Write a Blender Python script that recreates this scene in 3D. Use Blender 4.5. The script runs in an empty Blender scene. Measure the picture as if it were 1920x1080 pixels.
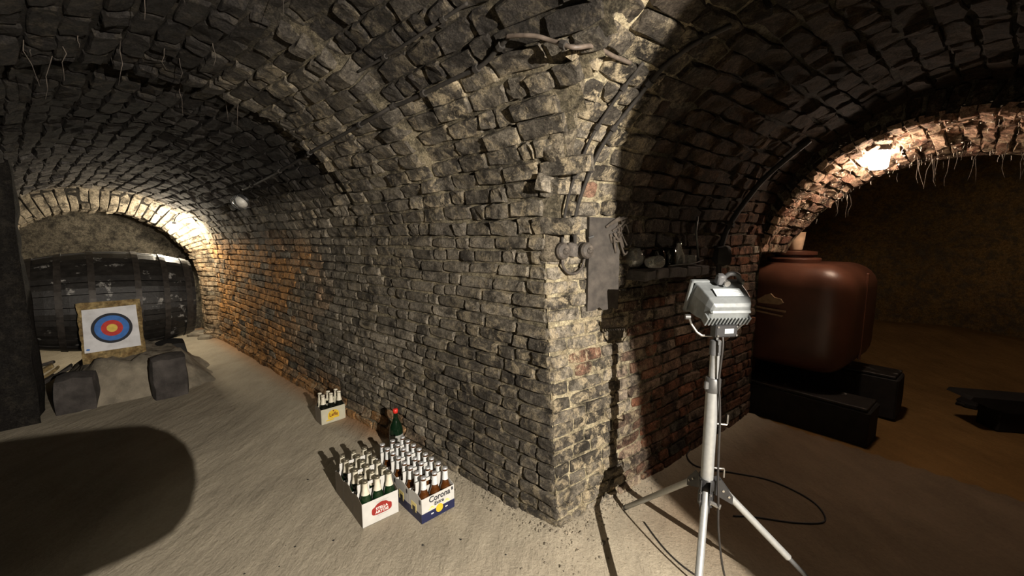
import bpy, bmesh, math, random
import numpy as np
from mathutils import Vector, Matrix, noise as mnoise

random.seed(7)
RNG = np.random.default_rng(11)
SC = bpy.context.scene
COL = SC.collection
PI = math.pi

# ------------------------------------------------------------------ camera, world, lights, exposure
cam_d = bpy.data.cameras.new('camera')
cam = bpy.data.objects.new('camera', cam_d)
COL.objects.link(cam)
FOCAL_PX, PITCH, CAM_H = 760.0, math.radians(7.0), 1.5
cam_d.sensor_width = 36.0
cam_d.lens = FOCAL_PX / 1920.0 * 36.0
cam_d.clip_start = 0.02
cam.location = (0, 0, CAM_H)
cam.rotation_euler = (PI / 2 - PITCH, 0, 0)
SC.camera = cam

world = bpy.data.worlds.new('world')
SC.world = world
world.use_nodes = True
world.node_tree.nodes['Background'].inputs[0].default_value = (0.5, 0.42, 0.32, 1)
world.node_tree.nodes['Background'].inputs[1].default_value = 0.0

SC.view_settings.view_transform = 'Standard'
SC.view_settings.look = 'None'
SC.view_settings.exposure = 0.0
SC.view_settings.gamma = 1.0
SC.view_settings.use_curve_mapping = False


def point_light(name, loc, energy, color, radius):
    d = bpy.data.lights.new(name, 'POINT')
    d.energy, d.color, d.shadow_soft_size = energy, color, radius
    o = bpy.data.objects.new(name, d)
    COL.objects.link(o)
    o.location = loc
    return o


FLOOD = Vector((1.35, -0.75, 1.78))                 # the second work light, just outside the frame
BULB_L = Vector((-4.53, 5.50, 1.66))                # bare bulb at the end of the left passage
LAMP_R = Vector((2.665, 3.035, 2.075))                # glass lamp under the right arch
point_light('flood_light', FLOOD, 980.0, (1.0, 0.905, 0.785), 0.006)

# ------------------------------------------------------------------ numbers that describe the place
C0 = np.array([0.235, 1.907])                       # foot of the brick corner
DL = np.array([-0.7511, 0.6602]); NL = np.array([-0.6602, -0.7511])
DR = np.array([0.785, 0.619]);    NR = np.array([0.619, -0.785])
RL, RR = 1.15, 1.10                                 # half widths of the passages
LEND = 6.6
REND = 2.28


def vn(x, y, z=0.0, seed=0):
    """value noise, vectorised, -1..1"""
    x, y, z = np.broadcast_arrays(np.asarray(x, float), np.asarray(y, float), np.asarray(z, float))
    xi, yi, zi = np.floor(x).astype(np.int64), np.floor(y).astype(np.int64), np.floor(z).astype(np.int64)
    fx, fy, fz = x - xi, y - yi, z - zi
    fx, fy, fz = [t * t * (3 - 2 * t) for t in (fx, fy, fz)]

    def h(a, b, c):
        n = (a * 374761393 + b * 668265263 + c * 2147483647 + seed * 1274126177) & 0xffffffff
        n = ((n ^ (n >> 13)) * 1274126177) & 0xffffffff
        n = n ^ (n >> 16)
        return (n & 0xffff) / 32767.5 - 1
    r = 0
    for i in (0, 1):
        for j in (0, 1):
            for k in (0, 1):
                w = (fx if i else 1 - fx) * (fy if j else 1 - fy) * (fz if k else 1 - fz)
                r = r + w * h(xi + i, yi + j, zi + k)
    return r


def z0L(s): return 1.56 - 0.50 * np.clip(s, 0, 6.6) / 6.6
def bL(s): return 0.97 + 0.04 * np.clip(s, 0, 6.6) / 6.6
def zL_at(s, t):
    q = np.clip((t - RL) / RL, -1, 1)
    return np.where((t > 0) & (t < 2 * RL), z0L(s) + bL(s) * np.sqrt(1 - q * q), -9)
Z0R, BR = 1.50, 0.90
def zR_at(t):
    q = np.clip((t - RR) / RR, -1, 1)
    return np.where((t > 0) & (t < 2 * RR), Z0R + BR * np.sqrt(1 - q * q), -9)


def coords(p):
    d = p[..., :2] - C0
    return d @ DL, d @ NL, d @ DR, d @ NR          # sL, tL, sR, tR


def lean(p, s):
    k = np.exp(-np.abs(s) / 0.55) * np.clip(p[..., 2], 0, 1.6)
    p = p.copy()
    p[..., 0] -= 0.055 * k
    return p


def S_left(s, u, off):
    """left passage: s along it, u up the wall and over the vault, off out of the surface"""
    s, u, off = np.broadcast_arrays(s, u, off)
    z0, b = z0L(s), bL(s)
    th = np.clip((u - z0) / 1.06, 0, PI)
    over = np.clip((u - z0) / 1.06 - PI, 0, None) * 1.06
    t = RL * (1 - np.cos(th)); z = np.where(u < z0, u, z0 + b * np.sin(th)) - over
    nt, nz = np.cos(th) / RL, -np.sin(th) / b
    ln = np.sqrt(nt * nt + nz * nz); nt, nz = nt / ln, nz / ln
    o = off + (0.022 * vn(s * 1.3, u * 1.6, 0, 3) + 0.008 * vn(s * 4, u * 4, 0, 4)) * np.clip(np.abs(s) / 0.3, 0, 1)
    rib = np.clip((s - 0.80) / 0.02, 0, 1) * np.clip((1.80 - s) / 0.02, 0, 1)
    o = o + rib * np.clip((u - 1.3) / 0.8, 0.0, 1) * 0.055
    ring = np.clip((s - 6.18) / 0.14, 0, 1)
    o = o + ring * (0.10 + 0.13 * np.clip((u - 0.9) / 0.7, 0, 1))
    foot = np.clip((s - 1.0) / 0.4, 0, 1) * np.clip((0.10 - u) / 0.02, 0, 1)
    o = o + foot * 0.03
    t = t + nt * o; z = z + nz * o
    p = np.empty(s.shape + (3,))
    p[..., :2] = C0 + s[..., None] * DL + t[..., None] * NL
    p[..., 2] = z
    return lean(p, s)


def S_right(s, u, off):
    s, u, off = np.broadcast_arrays(s, u, off)
    th = np.clip((u - Z0R) / 1.0, 0, PI)
    over = np.clip((u - Z0R) - PI, 0, None)
    t = RR * (1 - np.cos(th)); z = np.where(u < Z0R, u, Z0R + BR * np.sin(th)) - over
    nt, nz = np.cos(th) / RR, -np.sin(th) / BR
    ln = np.sqrt(nt * nt + nz * nz); nt, nz = nt / ln, nz / ln
    o = off + (0.018 * vn(s * 1.5, u * 1.6, 0, 8) + 0.008 * vn(s * 4, u * 4, 0, 9)) * np.clip(np.abs(s) / 0.3, 0, 1)
    t = t + nt * o; z = z + nz * o
    p = np.empty(s.shape + (3,))
    p[..., :2] = C0 + s[..., None] * DR + t[..., None] * NR
    p[..., 2] = z
    return lean(p, s)


AW, AZ, AR = 1.02, 1.215, 1.02                       # far right arch: centre across, centre height, radius
def S_arch(d, th, off):
    d, th, off = np.broadcast_arrays(d, th, off)
    d = np.where(d > 0, d * (0.40 + 0.60 * np.sin(th)), d)
    r = AR - 0.24 * np.clip(d - 0.25, 0, None) - off - 0.012 * vn(th * 4, d * 4, 0, 21)
    w = AW - r * np.cos(th); z = AZ + r * np.sin(th)
    p = np.empty(d.shape + (3,))
    p[..., :2] = C0 + (REND + d)[..., None] * DR + w[..., None] * NR
    p[..., 2] = z
    return p


def floor_z(x, y):
    p = np.stack(np.broadcast_arrays(np.asarray(x, float), np.asarray(y, float), 0.0), -1)
    sL, tL, sR, tR = coords(p)
    z = 0.008 * vn(p[..., 0] * 1.1, p[..., 1] * 1.1, 0, 1) + 0.004 * vn(p[..., 0] * 4, p[..., 1] * 4, 0, 2)
    dl = np.where(sL > 0, np.abs(tL), np.sqrt(sL ** 2 + tL ** 2))
    dr = np.where((sR > 0) & (sR < REND), np.abs(tR), np.sqrt(np.minimum(np.abs(sR), np.abs(sR - REND)) ** 2 + tR ** 2))
    dist = np.minimum(dl, dr)
    z = z + 0.022 * np.exp(-dist / 0.06) + 0.02 * np.exp(-((p[..., 0] - C0[0] - 0.05) ** 2 + (p[..., 1] - C0[1]) ** 2) / 0.05)
    inside = np.clip((sR - REND - 0.02) / 0.05, 0, 1) * (tL < 0)
    z = z + inside * (-0.06 + 0.02 * vn(p[..., 0] * 2, p[..., 1] * 2, 0, 5) + 0.22 * np.clip(sR - REND - 1.5, 0, 2) ** 2 * 0.5)
    return z


def FZ(x, y): return float(floor_z(x, y))


def cam_px(p):
    """pixel position and depth, used only to choose which bricks are large in view"""
    d = p - np.array([0, 0, CAM_H])
    cf = np.array([0, math.cos(PITCH), -math.sin(PITCH)]); cu = np.array([0, math.sin(PITCH), math.cos(PITCH)])
    z = d @ cf
    zz = np.where(np.abs(z) < 1e-6, 1e-6, z)
    return 960 + FOCAL_PX * d[..., 0] / zz, 540 - FOCAL_PX * (d @ cu) / zz, z


# ------------------------------------------------------------------ materials
def lin(h):
    h = h.lstrip('#')
    v = [int(h[i:i + 2], 16) / 255 for i in (0, 2, 4)]
    return tuple(c / 12.92 if c <= 0.04045 else ((c + 0.055) / 1.055) ** 2.4 for c in v) + (1.0,)


def base_mat(name):
    m = bpy.data.materials.new(name)
    m.use_nodes = True
    nt = m.node_tree
    return m, nt, nt.nodes['Principled BSDF']


def pbr(name, col, rough=0.6, metal=0.0, vary=0.25, scale=30.0, bump=0.0, bscale=None, trans=0.0, spec=0.5, col2=None, thr=(0.4, 0.65), emit=None):
    m, nt, b = base_mat(name)
    N, Lk = nt.nodes, nt.links
    col = lin(col) if isinstance(col, str) else tuple(col) + (1.0,) * (4 - len(col))
    tc = N.new('ShaderNodeTexCoord')
    nz = N.new('ShaderNodeTexNoise'); nz.inputs['Scale'].default_value = scale; nz.inputs['Detail'].default_value = 6
    Lk.new(tc.outputs['Object'], nz.inputs['Vector'])
    mr = N.new('ShaderNodeMapRange'); mr.inputs['To Min'].default_value = 1 - vary; mr.inputs['To Max'].default_value = 1 + vary
    mr.inputs['From Min'].default_value = 0.3; mr.inputs['From Max'].default_value = 0.7
    Lk.new(nz.outputs['Fac'], mr.inputs['Value'])
    mul = N.new('ShaderNodeMix'); mul.data_type = 'RGBA'; mul.blend_type = 'MULTIPLY'; mul.inputs[0].default_value = 1
    src = None
    if col2 is not None:
        c2 = lin(col2) if isinstance(col2, str) else tuple(col2) + (1.0,) * (4 - len(col2))
        n2 = N.new('ShaderNodeTexNoise'); n2.inputs['Scale'].default_value = scale * 0.37; n2.inputs['Detail'].default_value = 8
        n2.inputs['Roughness'].default_value = 0.65
        Lk.new(tc.outputs['Object'], n2.inputs['Vector'])
        rp = N.new('ShaderNodeMapRange'); rp.inputs['From Min'].default_value, rp.inputs['From Max'].default_value = thr
        Lk.new(n2.outputs['Fac'], rp.inputs['Value'])
        mx = N.new('ShaderNodeMix'); mx.data_type = 'RGBA'
        mx.inputs[6].default_value = col; mx.inputs[7].default_value = c2
        Lk.new(rp.outputs['Result'], mx.inputs[0])
        Lk.new(mx.outputs[2], mul.inputs[6])
    else:
        mul.inputs[6].default_value = col
    Lk.new(mr.outputs['Result'], mul.inputs[7])
    Lk.new(mul.outputs[2], b.inputs['Base Color'])
    b.inputs['Roughness'].default_value = rough
    b.inputs['Metallic'].default_value = metal
    b.inputs['Specular IOR Level'].default_value = spec
    b.inputs['Transmission Weight'].default_value = trans
    if bump:
        nb = N.new('ShaderNodeTexNoise'); nb.inputs['Scale'].default_value = bscale or scale; nb.inputs['Detail'].default_value = 8
        nb.inputs['Roughness'].default_value = 0.7
        Lk.new(tc.outputs['Object'], nb.inputs['Vector'])
        bp = N.new('ShaderNodeBump'); bp.inputs['Strength'].default_value = 1.0; bp.inputs['Distance'].default_value = bump
        Lk.new(nb.outputs['Fac'], bp.inputs['Height'])
        Lk.new(bp.outputs['Normal'], b.inputs['Normal'])
    if emit:
        b.inputs['Emission Color'].default_value = tuple(emit[:3]) + (1,)
        b.inputs['Emission Strength'].default_value = emit[3]
    return m


def masonry_mat(name, smear, bump=0.006, soot=(0.020, 0.018, 0.016)):
    """colour comes per brick from the 'tint' attribute (rgb), its alpha says how much lime and mortar is smeared on"""
    m, nt, b = base_mat(name)
    N, Lk = nt.nodes, nt.links
    at = N.new('ShaderNodeAttribute'); at.attribute_name = 'tint'
    tc = N.new('ShaderNodeTexCoord')

    def noise(sc, det=8, ro=0.65, dist=0.0):
        n = N.new('ShaderNodeTexNoise'); n.inputs['Scale'].default_value = sc; n.inputs['Detail'].default_value = det
        n.inputs['Roughness'].default_value = ro; n.inputs['Distortion'].default_value = dist
        Lk.new(tc.outputs['Object'], n.inputs['Vector'])
        return n.outputs['Fac']

    def remap(v, a, c, lo=0.0, hi=1.0):
        r = N.new('ShaderNodeMapRange')
        r.inputs['From Min'].default_value, r.inputs['From Max'].default_value = a, c
        r.inputs['To Min'].default_value, r.inputs['To Max'].default_value = lo, hi
        Lk.new(v, r.inputs['Value'])
        return r.outputs['Result']

    def mix(fac, a, c, mode='MIX'):
        x = N.new('ShaderNodeMix'); x.data_type = 'RGBA'; x.blend_type = mode
        for sock, val in ((x.inputs[0], fac), (x.inputs[6], a), (x.inputs[7], c)):
            if hasattr(val, 'is_linked'): Lk.new(val, sock)
            else: sock.default_value = val
        return x.outputs[2]

    def math_(op, a, c):
        x = N.new('ShaderNodeMath'); x.operation = op; x.use_clamp = True
        for sock, val in ((x.inputs[0], a), (x.inputs[1], c)):
            if hasattr(val, 'is_linked'): Lk.new(val, sock)
            else: sock.default_value = val
        return x.outputs[0]
    f1 = noise(42, 8, 0.75); f2 = noise(14, 10, 0.75, 0.4); f3 = noise(150, 4); f4 = noise(9, 10, 0.72, 0.3)
    c1 = mix(1.0, at.outputs['Color'], remap(f1, 0.32, 0.68, 0.40, 1.65), 'MULTIPLY')
    c2 = mix(remap(f4, 0.45, 0.60, 0.0, 0.85), c1, soot + (1,))
    lime = math_('MULTIPLY', remap(f2, 0.50, 0.60), at.outputs['Alpha'])
    c3 = mix(lime, c2, smear + (1,))
    c4 = mix(1.0, c3, remap(f3, 0.32, 0.68, 0.55, 1.45), 'MULTIPLY')
    Lk.new(c4, b.inputs['Base Color'])
    b.inputs['Roughness'].default_value = 0.95
    b.inputs['Specular IOR Level'].default_value = 0.08
    bb = noise(55, 10, 0.75)
    h = math_('ADD', math_('MULTIPLY', bb, 0.7), math_('MULTIPLY', f2, 0.3))
    bp = N.new('ShaderNodeBump'); bp.inputs['Distance'].default_value = bump * 3.2; bp.inputs['Strength'].default_value = 1.0
    Lk.new(h, bp.inputs['Height']); Lk.new(bp.outputs['Normal'], b.inputs['Normal'])
    return m


M = {}
M['brick'] = masonry_mat('brick', (0.42, 0.35, 0.235), 0.006)
M['mortar'] = masonry_mat('mortar', (0.42, 0.35, 0.23), 0.012)
M['earth'] = masonry_mat('earth', (0.30, 0.24, 0.15), 0.010, soot=(0.12, 0.10, 0.07))
M['wood_black'] = pbr('wood_black', (0.016, 0.014, 0.012), 0.5, vary=0.5, scale=18, bump=0.003, bscale=40, col2=(0.26, 0.25, 0.23), thr=(0.60, 0.64))
M['hoop'] = pbr('hoop', (0.045, 0.038, 0.032), 0.5, 0.3, vary=0.4, scale=25, bump=0.001)
M['char'] = pbr('char', (0.012, 0.011, 0.010), 0.8, vary=0.4, scale=15, bump=0.004)
M['stone'] = pbr('stone', (0.075, 0.066, 0.060), 0.9, vary=0.5, scale=9, bump=0.02, bscale=14, col2=(0.035, 0.03, 0.028))
M['sand'] = pbr('sand', (0.23, 0.20, 0.15), 0.95, vary=0.4, scale=8, bump=0.012, bscale=20)
M['straw'] = pbr('straw', (0.42, 0.31, 0.14), 0.9, vary=0.5, scale=40, bump=0.02, bscale=60, col2=(0.18, 0.11, 0.04))
M['paper'] = pbr('paper', (0.72, 0.72, 0.74), 0.8, vary=0.12, scale=12, col2=(0.50, 0.48, 0.46), thr=(0.5, 0.75))
M['ring_black'] = pbr('ring_black', (0.02, 0.022, 0.03), 0.8, vary=0.2)
M['ring_blue'] = pbr('ring_blue', (0.05, 0.17, 0.50), 0.8, vary=0.15)
M['ring_red'] = pbr('ring_red', (0.52, 0.045, 0.035), 0.8, vary=0.15)
M['ring_gold'] = pbr('ring_gold', (0.72, 0.52, 0.10), 0.8, vary=0.15)
M['alu'] = pbr('alu', (0.36, 0.37, 0.37), 0.38, 0.55, vary=0.08, scale=60, bump=0.0003)
M['cast'] = pbr('cast', (0.145, 0.158, 0.162), 0.45, 0.15, vary=0.12, scale=50, bump=0.0006)
M['cast_dark'] = pbr('cast_dark', (0.08, 0.082, 0.085), 0.55, 0.2, vary=0.15, scale=40)
M['plastic_black'] = pbr('plastic_black', (0.018, 0.018, 0.019), 0.45, vary=0.15)
M['cable_black'] = pbr('cable_black', (0.016, 0.014, 0.013), 0.55, vary=0.3)
M['cable_old'] = pbr('cable_old', (0.017, 0.014, 0.011), 0.8, vary=0.4, scale=40, bump=0.002)
M['steel_dark'] = pbr('steel_dark', (0.10, 0.10, 0.10), 0.5, 0.6, vary=0.2)
M['chrome'] = pbr('chrome', (0.45, 0.44, 0.42), 0.3, 0.9, vary=0.05)
M['sticker'] = pbr('sticker', (0.32, 0.35, 0.37), 0.5, vary=0.15, scale=90)
M['white'] = pbr('white', (0.80, 0.80, 0.78), 0.6, vary=0.05)
M['plank'] = pbr('plank', (0.050, 0.042, 0.035), 0.85, vary=0.45, scale=22, bump=0.004, bscale=30, col2=(0.030, 0.026, 0.022))
M['bakelite'] = pbr('bakelite', (0.045, 0.037, 0.030), 0.7, vary=0.5, scale=60, bump=0.002, col2=(0.12, 0.10, 0.08), thr=(0.52, 0.7))
M['pipe_dull'] = pbr('pipe_dull', (0.09, 0.07, 0.055), 0.6, vary=0.3, scale=40)
M['root'] = pbr('root', (0.055, 0.044, 0.034), 0.9, vary=0.5, scale=30, bump=0.002)
M['web'] = pbr('web', (0.62, 0.55, 0.46), 0.95, vary=0.3, scale=40)
M['tank'] = pbr('tank', (0.090, 0.034, 0.019), 0.40, vary=0.25, scale=4, bump=0.002, bscale=12, col2=(0.12, 0.048, 0.028))
M['tank_mark'] = pbr('tank_mark', (0.34, 0.22, 0.12), 0.7, vary=0.2, scale=30)
M['enamel'] = pbr('enamel', (0.66, 0.46, 0.30), 0.5, vary=0.15, scale=20)
M['card_white'] = pbr('card_white', (0.55, 0.545, 0.52), 0.6, vary=0.06, scale=25)
M['card_side'] = pbr('card_side', (0.20, 0.17, 0.13), 0.8, vary=0.12, scale=25)  # darker, browner board for end and base panels
M['card_cream'] = pbr('card_cream', (0.46, 0.44, 0.34), 0.6, vary=0.08, scale=25)
M['card_navy'] = pbr('card_navy', (0.012, 0.016, 0.060), 0.5, vary=0.1)
M['print_red'] = pbr('print_red', (0.27, 0.020, 0.016), 0.5, vary=0.1)
M['print_gold'] = pbr('print_gold', (0.66, 0.45, 0.03), 0.5, vary=0.1)
M['print_pale_gold'] = pbr('print_pale_gold', (0.85, 0.72, 0.28), 0.5, vary=0.1)
M['print_ink'] = pbr('print_ink', (0.012, 0.014, 0.022), 0.5, vary=0.1)
M['print_grey'] = pbr('print_grey', (0.30, 0.30, 0.28), 0.6, vary=0.1)
M['print_brown'] = pbr('print_brown', (0.16, 0.028, 0.012), 0.5, vary=0.1)
M['glass_green'] = pbr('glass_green', (0.008, 0.030, 0.010), 0.06, vary=0.1, trans=0.25)
M['glass_amber'] = pbr('glass_amber', (0.11, 0.036, 0.008), 0.06, vary=0.15, trans=0.35)
M['glass_wine'] = pbr('glass_wine', (0.004, 0.014, 0.006), 0.06, vary=0.1)
M['glass_dark'] = pbr('glass_dark', (0.006, 0.007, 0.005), 0.06, vary=0.1)
M['foil_cream'] = pbr('foil_cream', (0.66, 0.62, 0.50), 0.5, vary=0.08, scale=60)
M['cap_silver'] = pbr('cap_silver', (0.62, 0.63, 0.64), 0.35, 0.6, vary=0.08)
M['cap_dark'] = pbr('cap_dark', (0.16, 0.14, 0.10), 0.4, 0.5, vary=0.2)
M['label_pale'] = pbr('label_pale', (0.66, 0.68, 0.68), 0.5, vary=0.15, scale=70)
M['red_cap'] = pbr('red_cap', (0.62, 0.03, 0.02), 0.45, vary=0.1)
M['jar_glass'] = pbr('jar_glass', (0.93, 0.95, 0.93), 0.04, vary=0.03, trans=0.9)
M['lamp_glass'] = pbr('lamp_glass', (0.72, 0.70, 0.64), 0.35, vary=0.2, scale=30)
M['bulb'] = pbr('bulb', (1, 1, 1), 0.4, emit=(1.0, 0.88, 0.68, 1300.0))
M['jar_lamp'] = pbr('jar_lamp', (1, 1, 1), 0.4, emit=(1.0, 0.76, 0.58, 180.0))
M['tube_glow'] = pbr('tube_glow', (1, 1, 1), 0.4, emit=(1.0, 0.90, 0.72, 30.0))
M['plaster'] = masonry_mat('plaster', (0.36, 0.31, 0.22), 0.010)
M['skin'] = pbr('skin', (0.55, 0.32, 0.23), 0.55, vary=0.08)
M['jacket'] = pbr('jacket', (0.04, 0.045, 0.06), 0.85, vary=0.2, scale=40, bump=0.001)
M['trousers'] = pbr('trousers', (0.03, 0.03, 0.035), 0.85, vary=0.2, scale=40, bump=0.001)
M['hair'] = pbr('hair', (0.03, 0.02, 0.012), 0.7, vary=0.3, scale=60, bump=0.002)
M['shoe'] = pbr('shoe', (0.02, 0.018, 0.016), 0.5, vary=0.2)

# ------------------------------------------------------------------ mesh helpers
def link_mesh(name, verts, faces, mat, parent=None, smooth=True, tint=None):
    me = bpy.data.meshes.new(name)
    me.from_pydata([tuple(v) for v in verts], [], [tuple(f) for f in faces])
    if smooth:
        me.polygons.foreach_set('use_smooth', [True] * len(me.polygons))
    if tint is not None:
        a = me.color_attributes.new('tint', 'FLOAT_COLOR', 'POINT')
        a.data.foreach_set('color', np.asarray(tint, np.float32).reshape(-1))
    if mat is not None:
        for mm in (mat if isinstance(mat, (list, tuple)) else [mat]):
            me.materials.append(mm)
    me.update()
    o = bpy.data.objects.new(name, me)
    COL.objects.link(o)
    if parent is not None:
        o.parent = parent
    return o


class MB:
    def __init__(self):
        self.v, self.f = [], []

    def add(self, v, f):
        n = len(self.v)
        self.v += [Vector(p) for p in v]
        self.f += [tuple(i + n for i in q) for q in f]
        return self

    def box(self, c, size, bevel=0.0, rot=None, seg=1, jitter=0.0, cuts=0):
        bm = bmesh.new()
        bmesh.ops.create_cube(bm, size=1.0)
        for v in bm.verts:
            v.co = Vector((v.co.x * size[0], v.co.y * size[1], v.co.z * size[2]))
        if bevel:
            bmesh.ops.bevel(bm, geom=list(bm.edges), offset=bevel, segments=seg, affect='EDGES', profile=0.5)
        if cuts:
            bmesh.ops.subdivide_edges(bm, edges=list(bm.edges), cuts=cuts, use_grid_fill=True)
        R = rot.to_matrix() if rot is not None and hasattr(rot, 'to_matrix') else (rot or Matrix.Identity(3))
        for v in bm.verts:
            if jitter:
                q = v.co * 9 + Vector(c) * 3
                v.co += Vector((mnoise.noise(q), mnoise.noise(q + Vector((7, 3, 1))), mnoise.noise(q + Vector((1, 9, 5))))) * jitter
            v.co = R @ v.co + Vector(c)
        bm.verts.index_update()
        self.add([v.co.copy() for v in bm.verts], [[v.index for v in f.verts] for f in bm.faces])
        bm.free()
        return self

    def tube(self, pts, r, n=8, cap=True):
        pts = [Vector(p) for p in pts]
        rs = r if isinstance(r, (list, tuple)) else [r] * len(pts)
        base = len(self.v)
        t0 = (pts[1] - pts[0]).normalized()
        up = Vector((0, 0, 1)) if abs(t0.z) < 0.9 else Vector((1, 0, 0))
        a = t0.cross(up).normalized()
        for i, p in enumerate(pts):
            t = (pts[min(i + 1, len(pts) - 1)] - pts[max(i - 1, 0)])
            t = t.normalized() if t.length > 1e-9 else t0
            a = (a - t * a.dot(t))
            a = a.normalized() if a.length > 1e-6 else t.orthogonal().normalized()
            b = t.cross(a)
            for k in range(n):
                w = 2 * PI * k / n
                self.v.append(p + (a * math.cos(w) + b * math.sin(w)) * rs[i])
        for i in range(len(pts) - 1):
            for k in range(n):
                q = base + i * n
                self.f.append((q + k, q + (k + 1) % n, q + n + (k + 1) % n, q + n + k))
        if cap:
            self.f.append(tuple(base + k for k in reversed(range(n))))
            self.f.append(tuple(base + (len(pts) - 1) * n + k for k in range(n)))
        return self

    def lathe(self, prof, n=16, c=(0, 0, 0), rot=None, cap=True):
        """prof: (radius, height) from bottom to top, about z"""
        base = len(self.v)
        R = rot if rot is not None else Matrix.Identity(3)
        for r, z in prof:
            for k in range(n):
                w = 2 * PI * k / n
                self.v.append(R @ Vector((r * math.cos(w), r * math.sin(w), z)) + Vector(c))
        for i in range(len(prof) - 1):
            for k in range(n):
                q = base + i * n
                self.f.append((q + k, q + (k + 1) % n, q + n + (k + 1) % n, q + n + k))
        if cap:
            self.f.append(tuple(base + k for k in reversed(range(n))))
            self.f.append(tuple(base + (len(prof) - 1) * n + k for k in range(n)))
        return self

    def prism(self, poly, y0, y1):
        """outline in x,z pushed from y0 to y1"""
        n = len(poly)
        v = [(x, y0, z) for x, z in poly] + [(x, y1, z) for x, z in poly]
        f = [tuple(range(n)), tuple(range(2 * n - 1, n - 1, -1))] + [(i, i + n, (i + 1) % n + n, (i + 1) % n) for i in range(n)]
        return self.add(v, f)

    def rock(self, c, size, seed=0, amp=0.25, sub=2, rot=0.0):
        bm = bmesh.new()
        bmesh.ops.create_cube(bm, size=2.0)
        bmesh.ops.subdivide_edges(bm, edges=list(bm.edges), cuts=2 ** sub - 1, use_grid_fill=True)
        Rz = Matrix.Rotation(rot, 3, 'Z')
        for v in bm.verts:
            d = v.co.normalized()
            p = v.co.lerp(d * 1.25, 0.42)
            q = p * 1.3 + Vector((seed * 3.1, seed * 1.7, seed))
            p = p * (1 + amp * mnoise.noise(q) + 0.4 * amp * mnoise.noise(q * 3))
            v.co = Rz @ Vector((p.x * size[0], p.y * size[1], p.z * size[2])) + Vector(c)
        bm.verts.index_update()
        self.add([v.co.copy() for v in bm.verts], [[v.index for v in f.verts] for f in bm.faces])
        bm.free()
        return self

    def build(self, name, mat, parent=None, smooth=False, auto=None):
        o = link_mesh(name, self.v, self.f, mat, parent, smooth)
        bm = bmesh.new(); bm.from_mesh(o.data)
        bmesh.ops.recalc_face_normals(bm, faces=list(bm.faces))
        if auto is not None:
            for e in bm.edges:
                if len(e.link_faces) == 2 and e.calc_face_angle(0) > auto:
                    e.smooth = False
            for f in bm.faces: f.smooth = True
        bm.to_mesh(o.data); bm.free()
        return o


def tag(o, label=None, cat=None, group=None, kind=None):
    if label: o['label'] = label
    if cat: o['category'] = cat
    if group: o['group'] = group
    if kind: o['kind'] = kind
    return o


def empty(name, loc, rz=0.0, label=None, cat=None, group=None):
    o = bpy.data.objects.new(name, None)
    COL.objects.link(o)
    o.empty_display_size = 0.05
    o.location = loc
    o.rotation_euler = (0, 0, rz)
    return tag(o, label, cat, group)


def children_of(o):
    return [c for c in bpy.data.objects if c.parent is o]


def copy_tree(o, kids, loc, rz=0.0, parent=None):
    c = o.copy(); COL.objects.link(c)
    c.location = loc
    c.rotation_euler = (0, 0, rz)
    for ch in kids:
        d = ch.copy(); COL.objects.link(d); d.parent = c
    return c


def spline(pts, n=6):
    """Catmull-Rom through the points"""
    P = [Vector(p) for p in pts]
    out = []
    for i in range(len(P) - 1):
        p0, p1, p2, p3 = P[max(i - 1, 0)], P[i], P[i + 1], P[min(i + 2, len(P) - 1)]
        for k in range(n):
            t = k / n
            out.append(0.5 * ((2 * p1) + (p2 - p0) * t + (2 * p0 - 5 * p1 + 4 * p2 - p3) * t * t + (3 * p1 - p0 - 3 * p2 + p3) * t ** 3))
    out.append(P[-1])
    return out


# ------------------------------------------------------------------ masonry: every brick is a mesh of its own
GX = np.array([0, 1, 2, 3, 3, 3, 2, 1, 0, 0]) / 3.0
GY = np.array([0, 0, 0, 0, 1, 2, 2, 2, 2, 1]) / 2.0
IX = np.array([1, 2]) / 3.0
IY = np.array([1, 1]) / 2.0
BF = []
for k in range(10):
    k2 = (k + 1) % 10
    BF.append((k, k2, 10 + k2, 10 + k)); BF.append((10 + k, 10 + k2, 20 + k2, 20 + k))
A, B = 30, 31
BF += [(20, 21, A, 29), (21, 22, B, A), (22, 23, 24, B), (29, A, 27, 28), (A, B, 26, 27), (B, 24, 25, 26)]
BF = np.array(BF)


def lay(S, u_rows, s_lo, s_hi, length, gap, seed, proud=0.012, rough=0.006, wob=0.006, half=0.4):
    """rows of bricks -> list of (s0,s1,u0,u1)"""
    r = np.random.default_rng(seed)
    out = []
    for i, (u0, u1) in enumerate(u_rows):
        s = s_lo + (0 if i % 2 == 0 else -length * 0.5 * r.uniform(0.8, 1.2))
        while s < s_hi:
            l = length * r.uniform(0.9, 1.1) * (0.5 if r.random() < half else 1.0)
            a, b = max(s, s_lo), min(s + l, s_hi)
            if b - a > 0.05:
                w = r.uniform(-wob, wob)
                out.append((a + gap / 2, b - gap / 2, u0 + gap / 2 + w, u1 - gap / 2 + w))
            s += l
    return np.array(out)


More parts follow.
